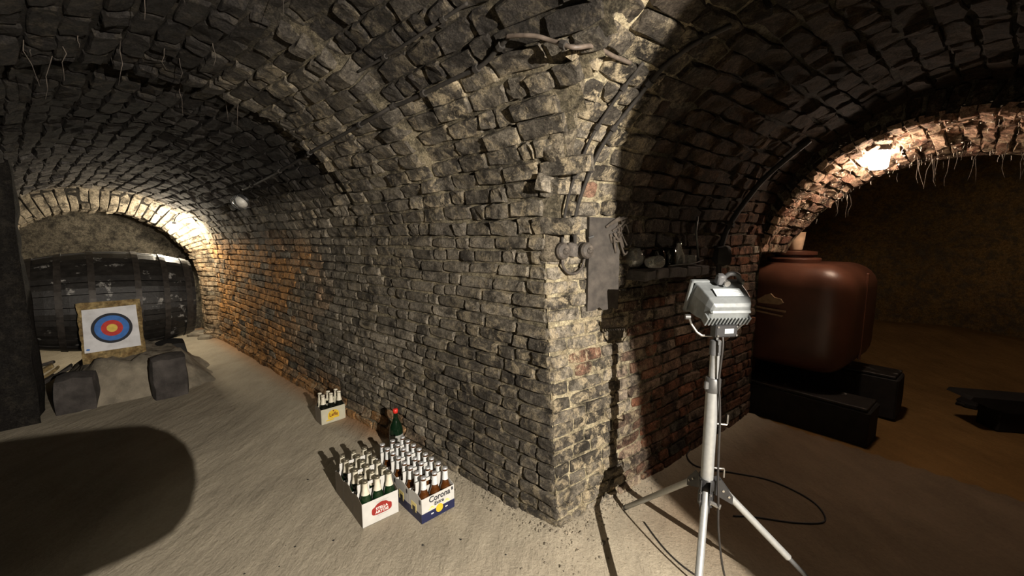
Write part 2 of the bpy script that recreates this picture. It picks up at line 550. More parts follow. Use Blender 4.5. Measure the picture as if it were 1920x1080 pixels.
def brick_points(S, rows, seed, proud, rough, jit):
    r = np.random.default_rng(seed)
    n = len(rows)
    s0, s1, u0, u1 = [rows[:, i][:, None] for i in range(4)]
    gx = np.concatenate([GX, GX, GX, IX]); gy = np.concatenate([GY, GY, GY, IY])
    inset = np.concatenate([np.zeros(10), np.zeros(10), np.ones(10), np.zeros(2)])
    ds, du = s1 - s0, u1 - u0
    ch = 0.006
    x = gx[None, :] * 1.0; y = gy[None, :] * 1.0
    s = s0 + ds * x; u = u0 + du * y
    s = s + inset * np.where(gx < 0.01, ch, np.where(gx > 0.99, -ch, 0))
    u = u + inset * np.where(gy < 0.01, ch * 0.8, np.where(gy > 0.99, -ch * 0.8, 0))
    # rounded, knocked corners
    corner = np.isin(np.arange(32) % 10, [0, 3, 5, 8]) & (np.arange(32) < 30) & (np.arange(32) >= 10)
    knock = r.uniform(0.0, 0.009, (n, 32)) * corner
    s = s + knock * np.where(gx < 0.5, 1, -1); u = u + knock * np.where(gy < 0.5, 0.8, -0.8)
    j = r.uniform(-jit, jit, (n, 10))
    j = np.concatenate([j, j, j * 1.0, np.zeros((n, 2))], 1)
    j2 = r.uniform(-jit, jit, (n, 10)); j2 = np.concatenate([j2, j2, j2, np.zeros((n, 2))], 1)
    s = s + j; u = u + j2
    pr = r.uniform(proud[0], proud[1], (n, 1))
    tilt = r.uniform(-rough, rough, (n, 1)) * (gx - 0.5)[None] * 2 + r.uniform(-rough, rough, (n, 1)) * (gy - 0.5)[None] * 2
    off = np.concatenate([np.full((n, 10), -0.03), np.repeat(pr, 10, 1) - 0.006, np.repeat(pr, 12, 1)], 1)
    off = off + np.where(np.arange(32) >= 10, tilt, 0) + np.where(np.arange(32) >= 20, r.uniform(-rough, rough, (n, 32)) * 0.7, 0)
    return S(s, u, off)


def build_bricks(parent, S, rows, tints, seed, proud=(0.008, 0.020), rough=0.004, jit=0.004, keep=None, parts=300, mat=None, mind=0.0):
    P = brick_points(S, rows, seed, proud, rough, jit)
    ctr = P[:, 20:].mean(1)
    ok = np.ones(len(P), bool) if keep is None else keep(ctr)
    px, py, z = cam_px(P[:, 20:30])
    X0, X1, Y0, Y1 = px.min(1), px.max(1), py.min(1), py.max(1)
    zc = z.min(1)
    inview = (zc > 0.25) & (X1 > -700) & (X0 < 2620) & (Y1 > -650) & (Y0 < 1300)
    ok &= inview
    vis = (zc > 0.25) & (X1 > 0) & (X0 < 1920) & (Y1 > 0) & (Y0 < 1080)
    size = np.where(vis, (np.clip(X1, 0, 1920) - np.clip(X0, 0, 1920)) * (np.clip(Y1, 0, 1080) - np.clip(Y0, 0, 1080)), 0)
    idx = np.nonzero(ok)[0]
    order = idx[np.argsort(-size[idx])]
    big = [i for i in order[:parts] if size[i] > 60]
    rest = [i for i in idx if i not in set(big)]
    bf = [tuple(q) for q in BF]
    for i in big:
        o = bpy.data.meshes.new('brick')
        o.from_pydata(P[i].tolist(), [], bf)
        a = o.color_attributes.new('tint', 'FLOAT_COLOR', 'POINT')
        a.data.foreach_set('color', np.repeat(tints[i][None], 32, 0).astype(np.float32).ravel())
        o.materials.append(mat or M['brick'])
        ob = bpy.data.objects.new('brick', o)
        COL.objects.link(ob); ob.parent = parent
    if rest:
        n = len(rest)
        V = P[rest].reshape(-1, 3)
        F = (BF[None] + (np.arange(n) * 32)[:, None, None]).reshape(-1, 4)
        ob = link_mesh('brickwork', V.tolist(), F.tolist(), mat or M['brick'], parent, False, np.repeat(tints[rest], 32, 0))
        ob['kind'] = 'stuff'
    return ctr


def backing(name, S, s0, s1, u0, u1, step, tintf, keep=None, mat=None, off=-0.004):
    ss = np.arange(s0, s1 + step * 0.5, step); uu = np.arange(u0, u1 + step * 0.5, step)
    Sg, Ug = np.meshgrid(ss, uu, indexing='ij')
    o = off + 0.004 * vn(Sg * 22, Ug * 22, 0, 31)
    P = S(Sg, Ug, o)
    n, m = P.shape[:2]
    V = P.reshape(-1, 3)
    I = np.arange(n * m).reshape(n, m)
    F = np.stack([I[:-1, :-1], I[1:, :-1], I[1:, 1:], I[:-1, 1:]], -1).reshape(-1, 4)
    if keep is not None:
        k = keep(V)
        F = F[k[F].all(1)]
    T = tintf(Sg.ravel(), Ug.ravel(), V)
    ob = link_mesh(name, V.tolist(), F.tolist(), mat or M['mortar'], None, True, T)
    ob['kind'] = 'structure'
    return ob


def blend(a, b, k):
    return a * (1 - k[:, None]) + b * k[:, None]


CG = np.array([0.205, 0.182, 0.145]); CD = np.array([0.062, 0.055, 0.046]); CO = np.array([0.46, 0.235, 0.085])
CRD = np.array([0.165, 0.072, 0.042]); CP = np.array([0.46, 0.40, 0.27]); CV = np.array([0.026, 0.024, 0.024])


def tint_left(s, u, v, seed=0, mort=False):
    r = np.random.default_rng(100 + seed)
    n = len(s)
    k = np.clip(0.5 + 0.9 * vn(s * 1.4, u * 1.8, 0, 51) + r.normal(0, 0.22, n), 0, 1)
    c = blend(np.tile(CG, (n, 1)), np.tile(CD, (n, 1)), k * 0.75)
    near = np.clip((0.85 - s) / 0.1, 0, 1) * np.clip((1.25 - u) / 0.3, 0, 1)           # sooty pier, darkened further to paint its turn from the light
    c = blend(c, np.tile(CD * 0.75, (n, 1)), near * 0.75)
    o = np.clip((s - 2.6 + 0.5 * vn(s * 2, u * 3, 0, 52)) / 0.7, 0, 1) * np.clip((1.62 - u) / 0.3, 0, 1)
    o = o * np.clip(0.75 + 0.9 * vn(s * 3, u * 6, 0, 53) + r.normal(0, 0.25, n), 0, 1)
    c = blend(c, np.tile(CO, (n, 1)), o)
    low = np.clip((s - 1.0) / 0.5, 0, 1) * np.clip((0.22 - u + 0.12 * vn(s * 2, 0, 0, 54)) / 0.1, 0, 1)
    c = blend(c, np.tile(CO * 0.7, (n, 1)), low * 0.8)
    vault = np.clip((u - 1.70) / 0.35, 0, 1) * np.clip((s - 1.75) / 0.3, 0, 1)  # soot plus painted shade: vault darkened where little light reaches
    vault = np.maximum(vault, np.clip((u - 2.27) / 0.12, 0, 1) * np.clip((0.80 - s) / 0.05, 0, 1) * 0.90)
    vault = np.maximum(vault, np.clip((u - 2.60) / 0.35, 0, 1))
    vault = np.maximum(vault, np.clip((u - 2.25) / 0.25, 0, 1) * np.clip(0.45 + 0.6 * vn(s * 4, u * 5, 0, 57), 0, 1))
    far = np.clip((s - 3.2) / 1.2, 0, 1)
    c = blend(c, CV * 0.5 + far[:, None] * (np.array([[0.105, 0.099, 0.094]]) - CV * 0.5), vault * 0.93)  # greyer towards the end, painting the bulb's light on the vault
    end_pale = np.clip((s - 5.9) / 0.3, 0, 1)
    c = blend(c, np.tile([[0.36, 0.30, 0.21]], (n, 1)), end_pale * 0.6)  # paler tone towards the end of the passage
    c *= r.uniform(0.75, 1.25, n)[:, None]
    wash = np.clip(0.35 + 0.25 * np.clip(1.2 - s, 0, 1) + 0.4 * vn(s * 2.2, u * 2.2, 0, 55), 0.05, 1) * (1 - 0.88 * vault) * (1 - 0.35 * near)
    if mort:
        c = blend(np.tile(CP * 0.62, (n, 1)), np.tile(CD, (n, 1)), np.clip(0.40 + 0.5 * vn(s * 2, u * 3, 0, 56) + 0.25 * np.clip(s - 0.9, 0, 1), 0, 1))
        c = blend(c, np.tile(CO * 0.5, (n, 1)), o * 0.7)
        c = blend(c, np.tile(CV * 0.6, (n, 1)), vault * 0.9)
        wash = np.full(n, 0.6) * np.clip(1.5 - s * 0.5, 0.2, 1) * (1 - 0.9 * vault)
    return np.concatenate([c, wash[:, None]], 1)


def tint_right(s, u, v, seed=0, mort=False):
    r = np.random.default_rng(200 + seed)
    n = len(s)
    k = np.clip(0.5 + 0.8 * vn(s * 2, u * 2.4, 0, 61) + r.normal(0, 0.3, n), 0, 1)
    c = blend(np.tile(CG * 1.35, (n, 1)), np.tile(CD * 0.9, (n, 1)), k * 0.9)
    red = np.clip((s - 0.45) / 0.25, 0, 1) * np.clip(0.75 + r.normal(0, 0.3, n), 0, 1)
    c = blend(c, np.tile(CRD, (n, 1)), red)
    stray = (r.random(n) < 0.035) * 0.6
    c = blend(c, np.tile(CRD * 1.6, (n, 1)), stray)
    up = np.clip((u - 1.45) / 0.3, 0, 1) * np.clip((s - 0.35 + 0.2 * np.clip((u - 2.0) / 0.4, 0, 1)) / 0.25, 0, 1)  # shade painted on the vault past the edge of the beam
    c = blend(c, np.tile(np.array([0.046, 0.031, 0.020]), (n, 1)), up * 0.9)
    c = blend(c, np.tile(np.array([0.028, 0.021, 0.015]), (n, 1)), np.clip((u - 2.3) / 0.3, 0, 1) * 0.8)  # crown darkened too, its shade put into the colour
    niche_shade = np.clip((s - 0.42) / 0.1, 0, 1) * np.clip((1.75 - s) / 0.2, 0, 1) * np.clip((u - 1.12) / 0.08, 0, 1) * np.clip((1.85 - u) / 0.2, 0, 1)
    c = blend(c, np.tile(CD * 0.5, (n, 1)), niche_shade * 0.75)  # shade of a recess painted on the flat brick above the ledge
    c *= r.uniform(0.7, 1.3, n)[:, None]
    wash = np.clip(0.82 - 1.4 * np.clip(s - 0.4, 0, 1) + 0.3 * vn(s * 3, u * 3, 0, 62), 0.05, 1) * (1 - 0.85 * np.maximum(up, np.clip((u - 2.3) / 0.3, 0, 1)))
    if mort:
        c = blend(np.tile(CP * 1.25, (n, 1)), np.tile(CD * 0.8, (n, 1)), np.clip((s - 0.45) / 0.4, 0.0, 0.85))  # lit stretch painted into the mortar: pale by the corner, dark beyond
        c = blend(c, np.tile(CD * 0.5, (n, 1)), up * 0.8)
        wash = np.clip(0.9 - 0.9 * np.clip(s - 0.4, 0, 1), 0.1, 1) * (1 - up * 0.9)
    return np.concatenate([c, wash[:, None]], 1)


def keep_left(p, tol=0.0):
    sL, tL, sR, tR = coords(p)
    cross = (tR > 0) & (tR < 2 * RR) & (tL < RL)
    near = (np.abs(sL) < 0.10) & (np.abs(sR) < 0.25)
    return ~(cross & (zR_at(tR) > p[:, 2] + 0.05 + tol)) | near & (tR < 0.05)


def keep_right(p, tol=0.0):
    sL, tL, sR, tR = coords(p)
    return (tL <= 0.06) | ((tL < RL) & (zL_at(sL, tL) <= p[:, 2] + 0.04 + tol))


def mid(rows): return (rows[:, 0] + rows[:, 1]) / 2, (rows[:, 2] + rows[:, 3]) / 2


CRS = 0.072
# left wall (from the corner down the left passage)
n_rows = int(1.56 / CRS)
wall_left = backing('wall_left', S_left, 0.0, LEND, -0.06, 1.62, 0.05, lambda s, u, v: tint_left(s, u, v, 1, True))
rows = lay(S_left, [(i * CRS, (i + 1) * CRS) for i in range(n_rows)], -0.006, LEND, 0.245, 0.012, 5, half=0.42)
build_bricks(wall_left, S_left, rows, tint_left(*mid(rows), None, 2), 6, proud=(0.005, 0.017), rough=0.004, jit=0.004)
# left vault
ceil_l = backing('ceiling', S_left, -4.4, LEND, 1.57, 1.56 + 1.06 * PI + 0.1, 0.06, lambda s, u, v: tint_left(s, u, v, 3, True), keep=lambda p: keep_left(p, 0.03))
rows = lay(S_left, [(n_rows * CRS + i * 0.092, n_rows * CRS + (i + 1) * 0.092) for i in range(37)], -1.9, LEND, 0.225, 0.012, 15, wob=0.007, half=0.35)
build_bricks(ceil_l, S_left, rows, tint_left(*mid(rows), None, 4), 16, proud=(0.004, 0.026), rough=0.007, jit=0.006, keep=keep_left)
# the wall across the left passage, mostly out of the frame
opp = backing('wall_opposite', S_left, -4.4, LEND, 1.56 + 1.06 * PI, 1.56 + 1.06 * PI + 1.65, 0.15, lambda s, u, v: tint_left(s, u, v, 5, True))
# right wall
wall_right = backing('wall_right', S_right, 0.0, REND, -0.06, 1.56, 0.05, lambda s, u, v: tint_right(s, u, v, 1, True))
nr = int(1.5 / CRS)
rows = lay(S_right, [(i * CRS, (i + 1) * CRS) for i in range(nr)], -0.006, REND, 0.235, 0.012, 25, half=0.45)
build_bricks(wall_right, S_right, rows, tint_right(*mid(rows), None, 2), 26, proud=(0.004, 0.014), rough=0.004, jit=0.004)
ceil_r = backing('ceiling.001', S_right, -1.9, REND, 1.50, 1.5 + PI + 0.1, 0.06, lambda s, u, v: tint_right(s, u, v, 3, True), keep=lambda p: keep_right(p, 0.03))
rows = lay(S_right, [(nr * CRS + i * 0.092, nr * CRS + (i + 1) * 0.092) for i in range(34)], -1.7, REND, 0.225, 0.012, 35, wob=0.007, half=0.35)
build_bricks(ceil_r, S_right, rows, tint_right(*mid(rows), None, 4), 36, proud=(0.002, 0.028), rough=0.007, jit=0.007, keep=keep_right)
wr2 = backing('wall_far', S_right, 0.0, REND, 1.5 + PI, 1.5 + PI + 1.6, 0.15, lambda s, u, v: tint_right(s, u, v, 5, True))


def tint_flat(c, wash=0.5, amp=0.3, seed=70):
    c = np.array(c)
    return lambda s, u, v: np.concatenate([np.tile(c, (len(s), 1)) * (1 + amp * vn(s * 3, u * 3, 0, seed))[:, None], np.full((len(s), 1), wash)], 1)


# end of the left passage: plaster wall closing it
def S_end(a, z, off):
    a, z, off = np.broadcast_arrays(a, z, off)
    o = off + 0.03 * vn(a * 2, z * 2, 0, 41)
    p = np.empty(a.shape + (3,))
    p[..., :2] = C0 + (7.3 - o)[..., None] * DL + a[..., None] * NL
    p[..., 2] = z
    return p
backing('wall_end', S_end, -0.3, 2.6, -0.1, 2.4, 0.06, tint_flat((0.115, 0.10, 0.075), 0.12), mat=M['plaster'])
backing('wall_end_side', lambda s, u, o: S_left(np.minimum(s, 6.2) * 0 + 6.2, u, o - 0.03) + (np.stack(np.broadcast_arrays(s, u, o), -1)[..., :1] - 6.2) * np.array([DL[0], DL[1], 0]),
        6.4, 7.4, -0.05, 1.56 + 1.06 * PI + 1.3, 0.06, tint_flat((0.24, 0.20, 0.14), 0.4), mat=M['plaster'])
# closing walls behind the camera
def S_back(a, z, off):
    a, z, off = np.broadcast_arrays(a, z, off)
    p = np.empty(a.shape + (3,))
    p[..., :2] = C0 - 4.3 * DL + a[..., None] * NL
    p[..., 2] = z
    return p
backing('wall_behind', S_back, -0.2, 2.5, -0.1, 2.7, 0.2, tint_flat((0.08, 0.07, 0.06), 0.2))
# near side of the left passage beyond the crossing
def S_near(s, z, off):
    s, z, off = np.broadcast_arrays(s, z, off)
    p = np.empty(s.shape + (3,))
    p[..., :2] = C0 + s[..., None] * DL
    p[..., 2] = z
    return p
backing('wall_near', S_near, -4.4, -2.45, -0.1, 1.7, 0.15, tint_flat((0.09, 0.08, 0.06), 0.2))

# pier painted near black as if in shade, on the far side of the left passage
def S_pier(k, z, off):
    k, z, off = np.broadcast_arrays(k, z, off)
    # outline round the pier: front face, inner face, back face
    a = np.clip(k, 0, 0.6); b_ = np.clip(k - 0.6, 0, 0.4); c_ = np.clip(k - 1.0, 0, 0.6)
    o = 0.03 * vn(k * 4, z * 4, 0, 44)
    t = 2.34 - a + c_ + o; s = 3.9 + b_ + 0.5 * o
    p = np.empty(k.shape + (3,))
    p[..., :2] = C0 + s[..., None] * DL + t[..., None] * NL
    p[..., 2] = z
    return p
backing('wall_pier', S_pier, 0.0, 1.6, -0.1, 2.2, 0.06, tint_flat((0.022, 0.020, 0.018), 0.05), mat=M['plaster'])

# ------------------------------------------------------------------ far right arch
def tint_arch(s, u, v, seed=0):
    r = np.random.default_rng(300 + seed); n = len(s)
    c = blend(np.tile(np.array([0.48, 0.33, 0.23]), (n, 1)), np.tile(np.array([0.25, 0.13, 0.09]), (n, 1)), np.clip(0.5 + r.normal(0, 0.35, n), 0, 1))
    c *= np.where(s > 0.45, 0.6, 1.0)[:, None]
    return np.concatenate([c, np.full((n, 1), 0.55)], 1)


arch = backing('trim_1', S_arch, 0.0, 0.85, 0.16, PI - 0.1, 0.05, lambda s, u, v: tint_arch(s, u, v, 1) * np.array([0.6, 0.6, 0.6, 1]))
rows = lay(S_arch, [(0.16 + i * 0.078, 0.16 + (i + 1) * 0.078) for i in range(36)], -0.02, 0.75, 0.20, 0.014, 45, half=0.4)
build_bricks(arch, S_arch, rows, tint_arch(*mid(rows), None, 2), 46, proud=(0.0, 0.030), rough=0.008, jit=0.006)
# wall above the arch (between arch edge and vault)
def S_tymp(k, th, off):
    k, th, off = np.broadcast_arrays(k, th, off)
    w1 = AW - (AR + 0.005) * np.cos(th); z1 = AZ + (AR + 0.005) * np.sin(th)
    w2 = RR - (RR + 0.25) * np.cos(th); z2 = np.where(np.sin(th) > 0, Z0R - 0.1 + (BR + 0.25) * np.sin(th), AZ)
    w = w1 * (1 - k) + w2 * k; z = z1 * (1 - k) + z2 * k
    p = np.empty(k.shape + (3,))
    o = off + 0.01 * vn(th * 5, k * 5, 0, 43)
    p[..., :2] = C0 + (REND - o)[..., None] * DR + w[..., None] * NR
    p[..., 2] = z
    return p
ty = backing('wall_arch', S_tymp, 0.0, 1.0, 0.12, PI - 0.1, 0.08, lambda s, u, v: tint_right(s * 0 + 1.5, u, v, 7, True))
rows = lay(S_tymp, [(0.14 + i * 0.085, 0.14 + (i + 1) * 0.085) for i in range(33)], 0.0, 0.52, 0.5, 0.02, 47, half=0.3)
build_bricks(ty, S_tymp, rows, np.concatenate([np.tile([[0.035, 0.024, 0.018]], (len(rows), 1)) * RNG.uniform(0.6, 1.3, (len(rows), 1)), np.full((len(rows), 1), 0.15)], 1), 48, proud=(0.0, 0.03), rough=0.006, jit=0.004)
# end face of the right wall
def S_jamb(a, z, off):
    a, z, off = np.broadcast_arrays(a, z, off)
    p = np.empty(a.shape + (3,))
    p[..., :2] = C0 + (REND + 0.0 + off)[..., None] * DR - a[..., None] * NR
    p[..., 2] = z
    return p
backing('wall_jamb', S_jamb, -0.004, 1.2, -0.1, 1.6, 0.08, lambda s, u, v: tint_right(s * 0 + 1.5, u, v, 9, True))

# earth chamber beyond the arch
def chamber():
    cx, cy = C0 + 3.5 * DR + 0.9 * NR
    a0 = math.atan2(DR[1], DR[0])
    na, nz = 70, 34
    V, T = [], []
    for i in range(na):
        a = a0 + math.radians(-140 + 280 * i / (na - 1))
        for j in range(nz):
            z = -0.15 + 2.75 * j / (nz - 1)
            q = (z + 0.15) / 2.75
            r = 2.25 + 0.55 * (1 - q) ** 3 - 1.25 * max(0, q - 0.45) ** 2 * 2.2
            n = float(vn(a * 3, z * 2.2, 0, 81)) * 0.10 + float(vn(a * 9, z * 6, 0, 82)) * 0.03
            r += n
            V.append((cx + r * math.cos(a), cy + r * math.sin(a), z))
    F = [(i * nz + j, (i + 1) * nz + j, (i + 1) * nz + j + 1, i * nz + j + 1) for i in range(na - 1) for j in range(nz - 1)]
    # roof cap
    V.append((cx, cy, 2.75))
    F += [(i * nz + nz - 1, (i + 1) * nz + nz - 1, len(V) - 1) for i in range(na - 1)]
    V = np.array(V)
    T = np.concatenate([np.tile([[0.26, 0.165, 0.062]], (len(V), 1)) * (1 + 0.25 * vn(V[:, 0] * 2, V[:, 1] * 2, V[:, 2] * 3, 83))[:, None], np.full((len(V), 1), 0.25)], 1)
    o = link_mesh('wall_back', V.tolist(), F, M['earth'], None, True, T)
    o['kind'] = 'structure'
chamber()

# ------------------------------------------------------------------ floor
def build_floor():
    xs = np.concatenate([np.arange(-8.0, -2.2, 0.09), np.arange(-2.2, 2.0, 0.03), np.arange(2.0, 6.6, 0.07)])
    ys = np.concatenate([np.arange(-3.0, 0.6, 0.15), np.arange(0.6, 3.6, 0.03), np.arange(3.6, 8.2, 0.09)])
    X, Y = np.meshgrid(xs, ys, indexing='ij')
    Z = floor_z(X, Y)
    P = np.stack([X, Y, Z], -1)
    n, m = X.shape
    V = P.reshape(-1, 3)
    I = np.arange(n * m).reshape(n, m)
    F = np.stack([I[:-1, :-1], I[1:, :-1], I[1:, 1:], I[:-1, 1:]], -1).reshape(-1, 4)
    sL, tL, sR, tR = coords(V)
    base = np.tile([[0.38, 0.335, 0.255]], (len(V), 1)) * (1 + 0.10 * vn(V[:, 0] * 1.3, V[:, 1] * 1.3, 0, 91))[:, None]
    k = np.clip(1 - (np.abs(tL) - 0.02) / 0.18, 0, 1) * np.clip((sL - 1.2) / 0.5, 0, 1)
    base = blend(base, np.tile([[0.30, 0.15, 0.06]], (len(V), 1)), k * 0.9)
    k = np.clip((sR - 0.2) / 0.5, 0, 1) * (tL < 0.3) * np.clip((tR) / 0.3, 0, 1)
    base = blend(base, np.tile([[0.17, 0.115, 0.07]], (len(V), 1)), k * 0.8)  # floor of the right passage browned to paint its shade
    k = np.clip((sR - REND) / 0.06, 0, 1) * (tL < 0)
    base = blend(base, np.tile([[0.24, 0.14, 0.05]], (len(V), 1)), k)
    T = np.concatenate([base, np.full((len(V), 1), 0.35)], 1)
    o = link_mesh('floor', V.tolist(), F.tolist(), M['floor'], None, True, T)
    o['kind'] = 'structure'


def floor_mat():
    m, nt, b = base_mat('trodden_earth')
    N, Lk = nt.nodes, nt.links
    at = N.new('ShaderNodeAttribute'); at.attribute_name = 'tint'
    tc = N.new('ShaderNodeTexCoord')
    mp = N.new('ShaderNodeMapping'); mp.inputs['Rotation'].default_value = (0, 0, math.radians(48)); mp.inputs['Scale'].default_value = (1.0, 0.35, 1)
    Lk.new(tc.outputs['Object'], mp.inputs['Vector'])

    def noise(sc, det, ro, vec):
        n = N.new('ShaderNodeTexNoise'); n.inputs['Scale'].default_value = sc; n.inputs['Detail'].default_value = det; n.inputs['Roughness'].default_value = ro
        Lk.new(vec, n.inputs['Vector']); return n.outputs['Fac']
    a = noise(7, 8, 0.6, mp.outputs['Vector']); c = noise(60, 8, 0.7, tc.outputs['Object']); d = noise(2.5, 4, 0.5, tc.outputs['Object'])
    mr = N.new('ShaderNodeMapRange'); mr.inputs['From Min'].default_value = 0.3; mr.inputs['From Max'].default_value = 0.7
    mr.inputs['To Min'].default_value = 0.62; mr.inputs['To Max'].default_value = 1.28
    ad = N.new('ShaderNodeMath'); ad.operation = 'ADD'; Lk.new(a, ad.inputs[0]); Lk.new(c, ad.inputs[1])
    ad2 = N.new('ShaderNodeMath'); ad2.operation = 'ADD'; Lk.new(ad.outputs[0], ad2.inputs[0]); Lk.new(d, ad2.inputs[1])
    dv = N.new('ShaderNodeMath'); dv.operation = 'DIVIDE'; Lk.new(ad2.outputs[0], dv.inputs[0]); dv.inputs[1].default_value = 3
    Lk.new(dv.outputs[0], mr.inputs['Value'])
    mx = N.new('ShaderNodeMix'); mx.data_type = 'RGBA'; mx.blend_type = 'MULTIPLY'; mx.inputs[0].default_value = 1
    Lk.new(at.outputs['Color'], mx.inputs[6]); Lk.new(mr.outputs['Result'], mx.inputs[7])
    Lk.new(mx.outputs[2], b.inputs['Base Color'])
    b.inputs['Roughness'].default_value = 0.95; b.inputs['Specular IOR Level'].default_value = 0.15
    b1 = N.new('ShaderNodeBump'); b1.inputs['Distance'].default_value = 0.030; Lk.new(a, b1.inputs['Height'])
    b2 = N.new('ShaderNodeBump'); b2.inputs['Distance'].default_value = 0.006; Lk.new(c, b2.inputs['Height'])
    Lk.new(b1.outputs['Normal'], b2.inputs['Normal']); Lk.new(b2.outputs['Normal'], b.inputs['Normal'])
    return m


M['floor'] = floor_mat()
build_floor()

# ------------------------------------------------------------------ the second work light (outside the frame; it throws the hard light)
def plane_normal():
    f1 = Vector((0.85, 2.40, 0.0)); f2 = Vector((1.07, 1.65, 0.0))
    return (f1 - FLOOD).cross(f2 - FLOOD).normalized()
def work_light_off():
    n = plane_normal()
    if n.x < 0: n = -n
    fwd = Vector((-0.72, 0.69, -0.12)).normalized()
    rt = (n - fwd * n.dot(fwd)).normalized()
    up = rt.cross(fwd).normalized()
    if up.z < 0: up = -up
    base = Vector((FLOOD.x + 0.10, FLOOD.y - 0.12, 0))
    t = empty('work_light', (base.x, base.y, 0), 0, 'lit work floodlight with an added flap cutting its beam, standing behind the photographer', 'work light')
    Li = lambda p: Vector(p) - Vector((base.x, base.y, 0))
    b = MB()
    W, Hh, D = 0.11, 0.09, 0.03
    back = [FLOOD - fwd * 0.07 + rt * sx * 0.07 + up * sy * 0.06 for sx, sy in ((-1, -1), (1, -1), (1, 1), (-1, 1))]
    front = [FLOOD + fwd * D + rt * sx * W + up * sy * Hh for sx, sy in ((-1, -1), (1, -1), (1, 1), (-1, 1))]
    v = [Li(p) for p in back + front]
    b.add(v, [(0, 1, 2, 3), (0, 1, 5, 4), (1, 2, 6, 5), (2, 3, 7, 6), (3, 0, 4, 7)])
    h = b.build('housing', M['cast_dark'], t)
    sm = h.modifiers.new('thickness', 'SOLIDIFY'); sm.thickness = 0.006; sm.offset = 1
    # added flap, unseen: its free edge cuts the beam to a hard line
    along = (Vector((0.85, 2.40, 0.0)) - FLOOD); along.z = 0
    inpl = (along - n * along.dot(n)).normalized()
    vert = n.cross(inpl).normalized()
    E0, E1 = FLOOD + inpl * 0.42 - vert * 0.34, FLOOD + inpl * 0.42 + vert * 0.34
    R0, R1 = FLOOD + fwd * D + rt * W - up * 0.12, FLOOD + fwd * D + rt * W + up * 0.12
    if (E0 - R0).length > (E0 - R1).length: R0, R1 = R1, R0
    f = MB().add([Li(p) for p in (R0, R1, E1, E0)], [(0, 1, 2, 3)]).build('beam_flap', M['cast_dark'], t)
    sm = f.modifiers.new('thickness', 'SOLIDIFY'); sm.thickness = 0.002; sm.offset = 0
    MB().tube([Li(FLOOD - fwd * 0.02 - rt * 0.03), Li(FLOOD - fwd * 0.02 + rt * 0.03)], 0.004, 8).build('lamp_tube', M['tube_glow'], t)
    MB().tube([(0, 0, 0.55), (0, 0, FLOOD.z - 0.12)], 0.016, 10).build('pole', M['alu'], t)
    MB().tube([(0, 0, FLOOD.z - 0.13), Li(FLOOD - fwd * 0.07 - up * 0.05)], 0.01, 8).build('bracket', M['steel_dark'], t)
    for k in range(3):
        w = 2 * PI * k / 3 + 0.4
        MB().tube([(0.03 * math.cos(w), 0.03 * math.sin(w), 0.62), (0.5 * math.cos(w), 0.5 * math.sin(w), 0.01)], 0.011, 8).build('leg', M['alu'], t)
work_light_off()
# ------------------------------------------------------------------ groin plaster, rubble
def groin():
    pts = []
    for tr in np.concatenate([np.linspace(0.005, 0.1, 8), np.linspace(0.14, 0.95, 16)]):
        zr = float(zR_at(np.array(tr)))
        lo, hi = 0.0, RL
        for _ in range(40):
            m_ = (lo + hi) / 2
            # point with tR=tr, tL=m_
            d = np.linalg.solve(np.array([NL, NR]), np.array([m_, tr]))
            if float(zL_at(np.array(d @ DL), np.array(m_))) < zr: lo = m_
            else: hi = m_
        d = np.linalg.solve(np.array([NL, NR]), np.array([lo, tr]))
        p = np.array([C0[0] + d[0], C0[1] + d[1], zr])
        p = lean(p[None], np.array([0.02 + tr * 0.6]))[0]
        pts.append(Vector(p) + Vector((0.02, 0.035, 0.03)))
    pts = [Vector((pts[0].x - 0.0, pts[0].y + 0.01, 1.40)), Vector((pts[0].x, pts[0].y, 1.5))] + pts
    pts = spline(pts, 3)
    b = MB()
    rs = []
    for i, p in enumerate(pts):
        rs.append(0.042 + 0.02 * mnoise.noise(Vector((i * 0.35, 1.3, 0))) + 0.028 * math.exp(-((i - 26) / 7) ** 2))
    b.tube(pts, rs, 12)
    for v in b.v:
        q = v * 9
        v += Vector((mnoise.noise(q), mnoise.noise(q + Vector((5, 1, 2))), mnoise.noise(q + Vector((2, 8, 3))))) * 0.014
        q = v * 30
        v += Vector((mnoise.noise(q), mnoise.noise(q + Vector((5, 1, 2))), mnoise.noise(q + Vector((2, 8, 3))))) * 0.008
    T = np.tile([[0.20, 0.17, 0.125, 0.8]], (len(b.v), 1))
    o = link_mesh('trim_2', b.v, b.f, M['plaster'], None, True, T)
    o['kind'] = 'structure'
groin()


def scatter(name, pts, mat, kind='stuff', seed=1):
    r = np.random.default_rng(seed)
    V, F = [], []
    for (x, y, z, sz) in pts:
        n = len(V)
        a = r.uniform(0, PI)
        for k in range(6):
            d = [(1, 0, 0), (-1, 0, 0), (0, 1, 0), (0, -1, 0), (0, 0, 1), (0, 0, -1)][k]
            q = np.array(d) * sz * r.uniform(0.5, 1.2)
            V.append((x + q[0] * math.cos(a) - q[1] * math.sin(a), y + q[0] * math.sin(a) + q[1] * math.cos(a), z + q[2] * 0.6))
        F += [(n + i, n + j, n + k) for i in (0, 1) for j in (2, 3) for k in (4, 5)]
    o = link_mesh(name, V, F, mat, None, False)
    o['kind'] = kind
    return o


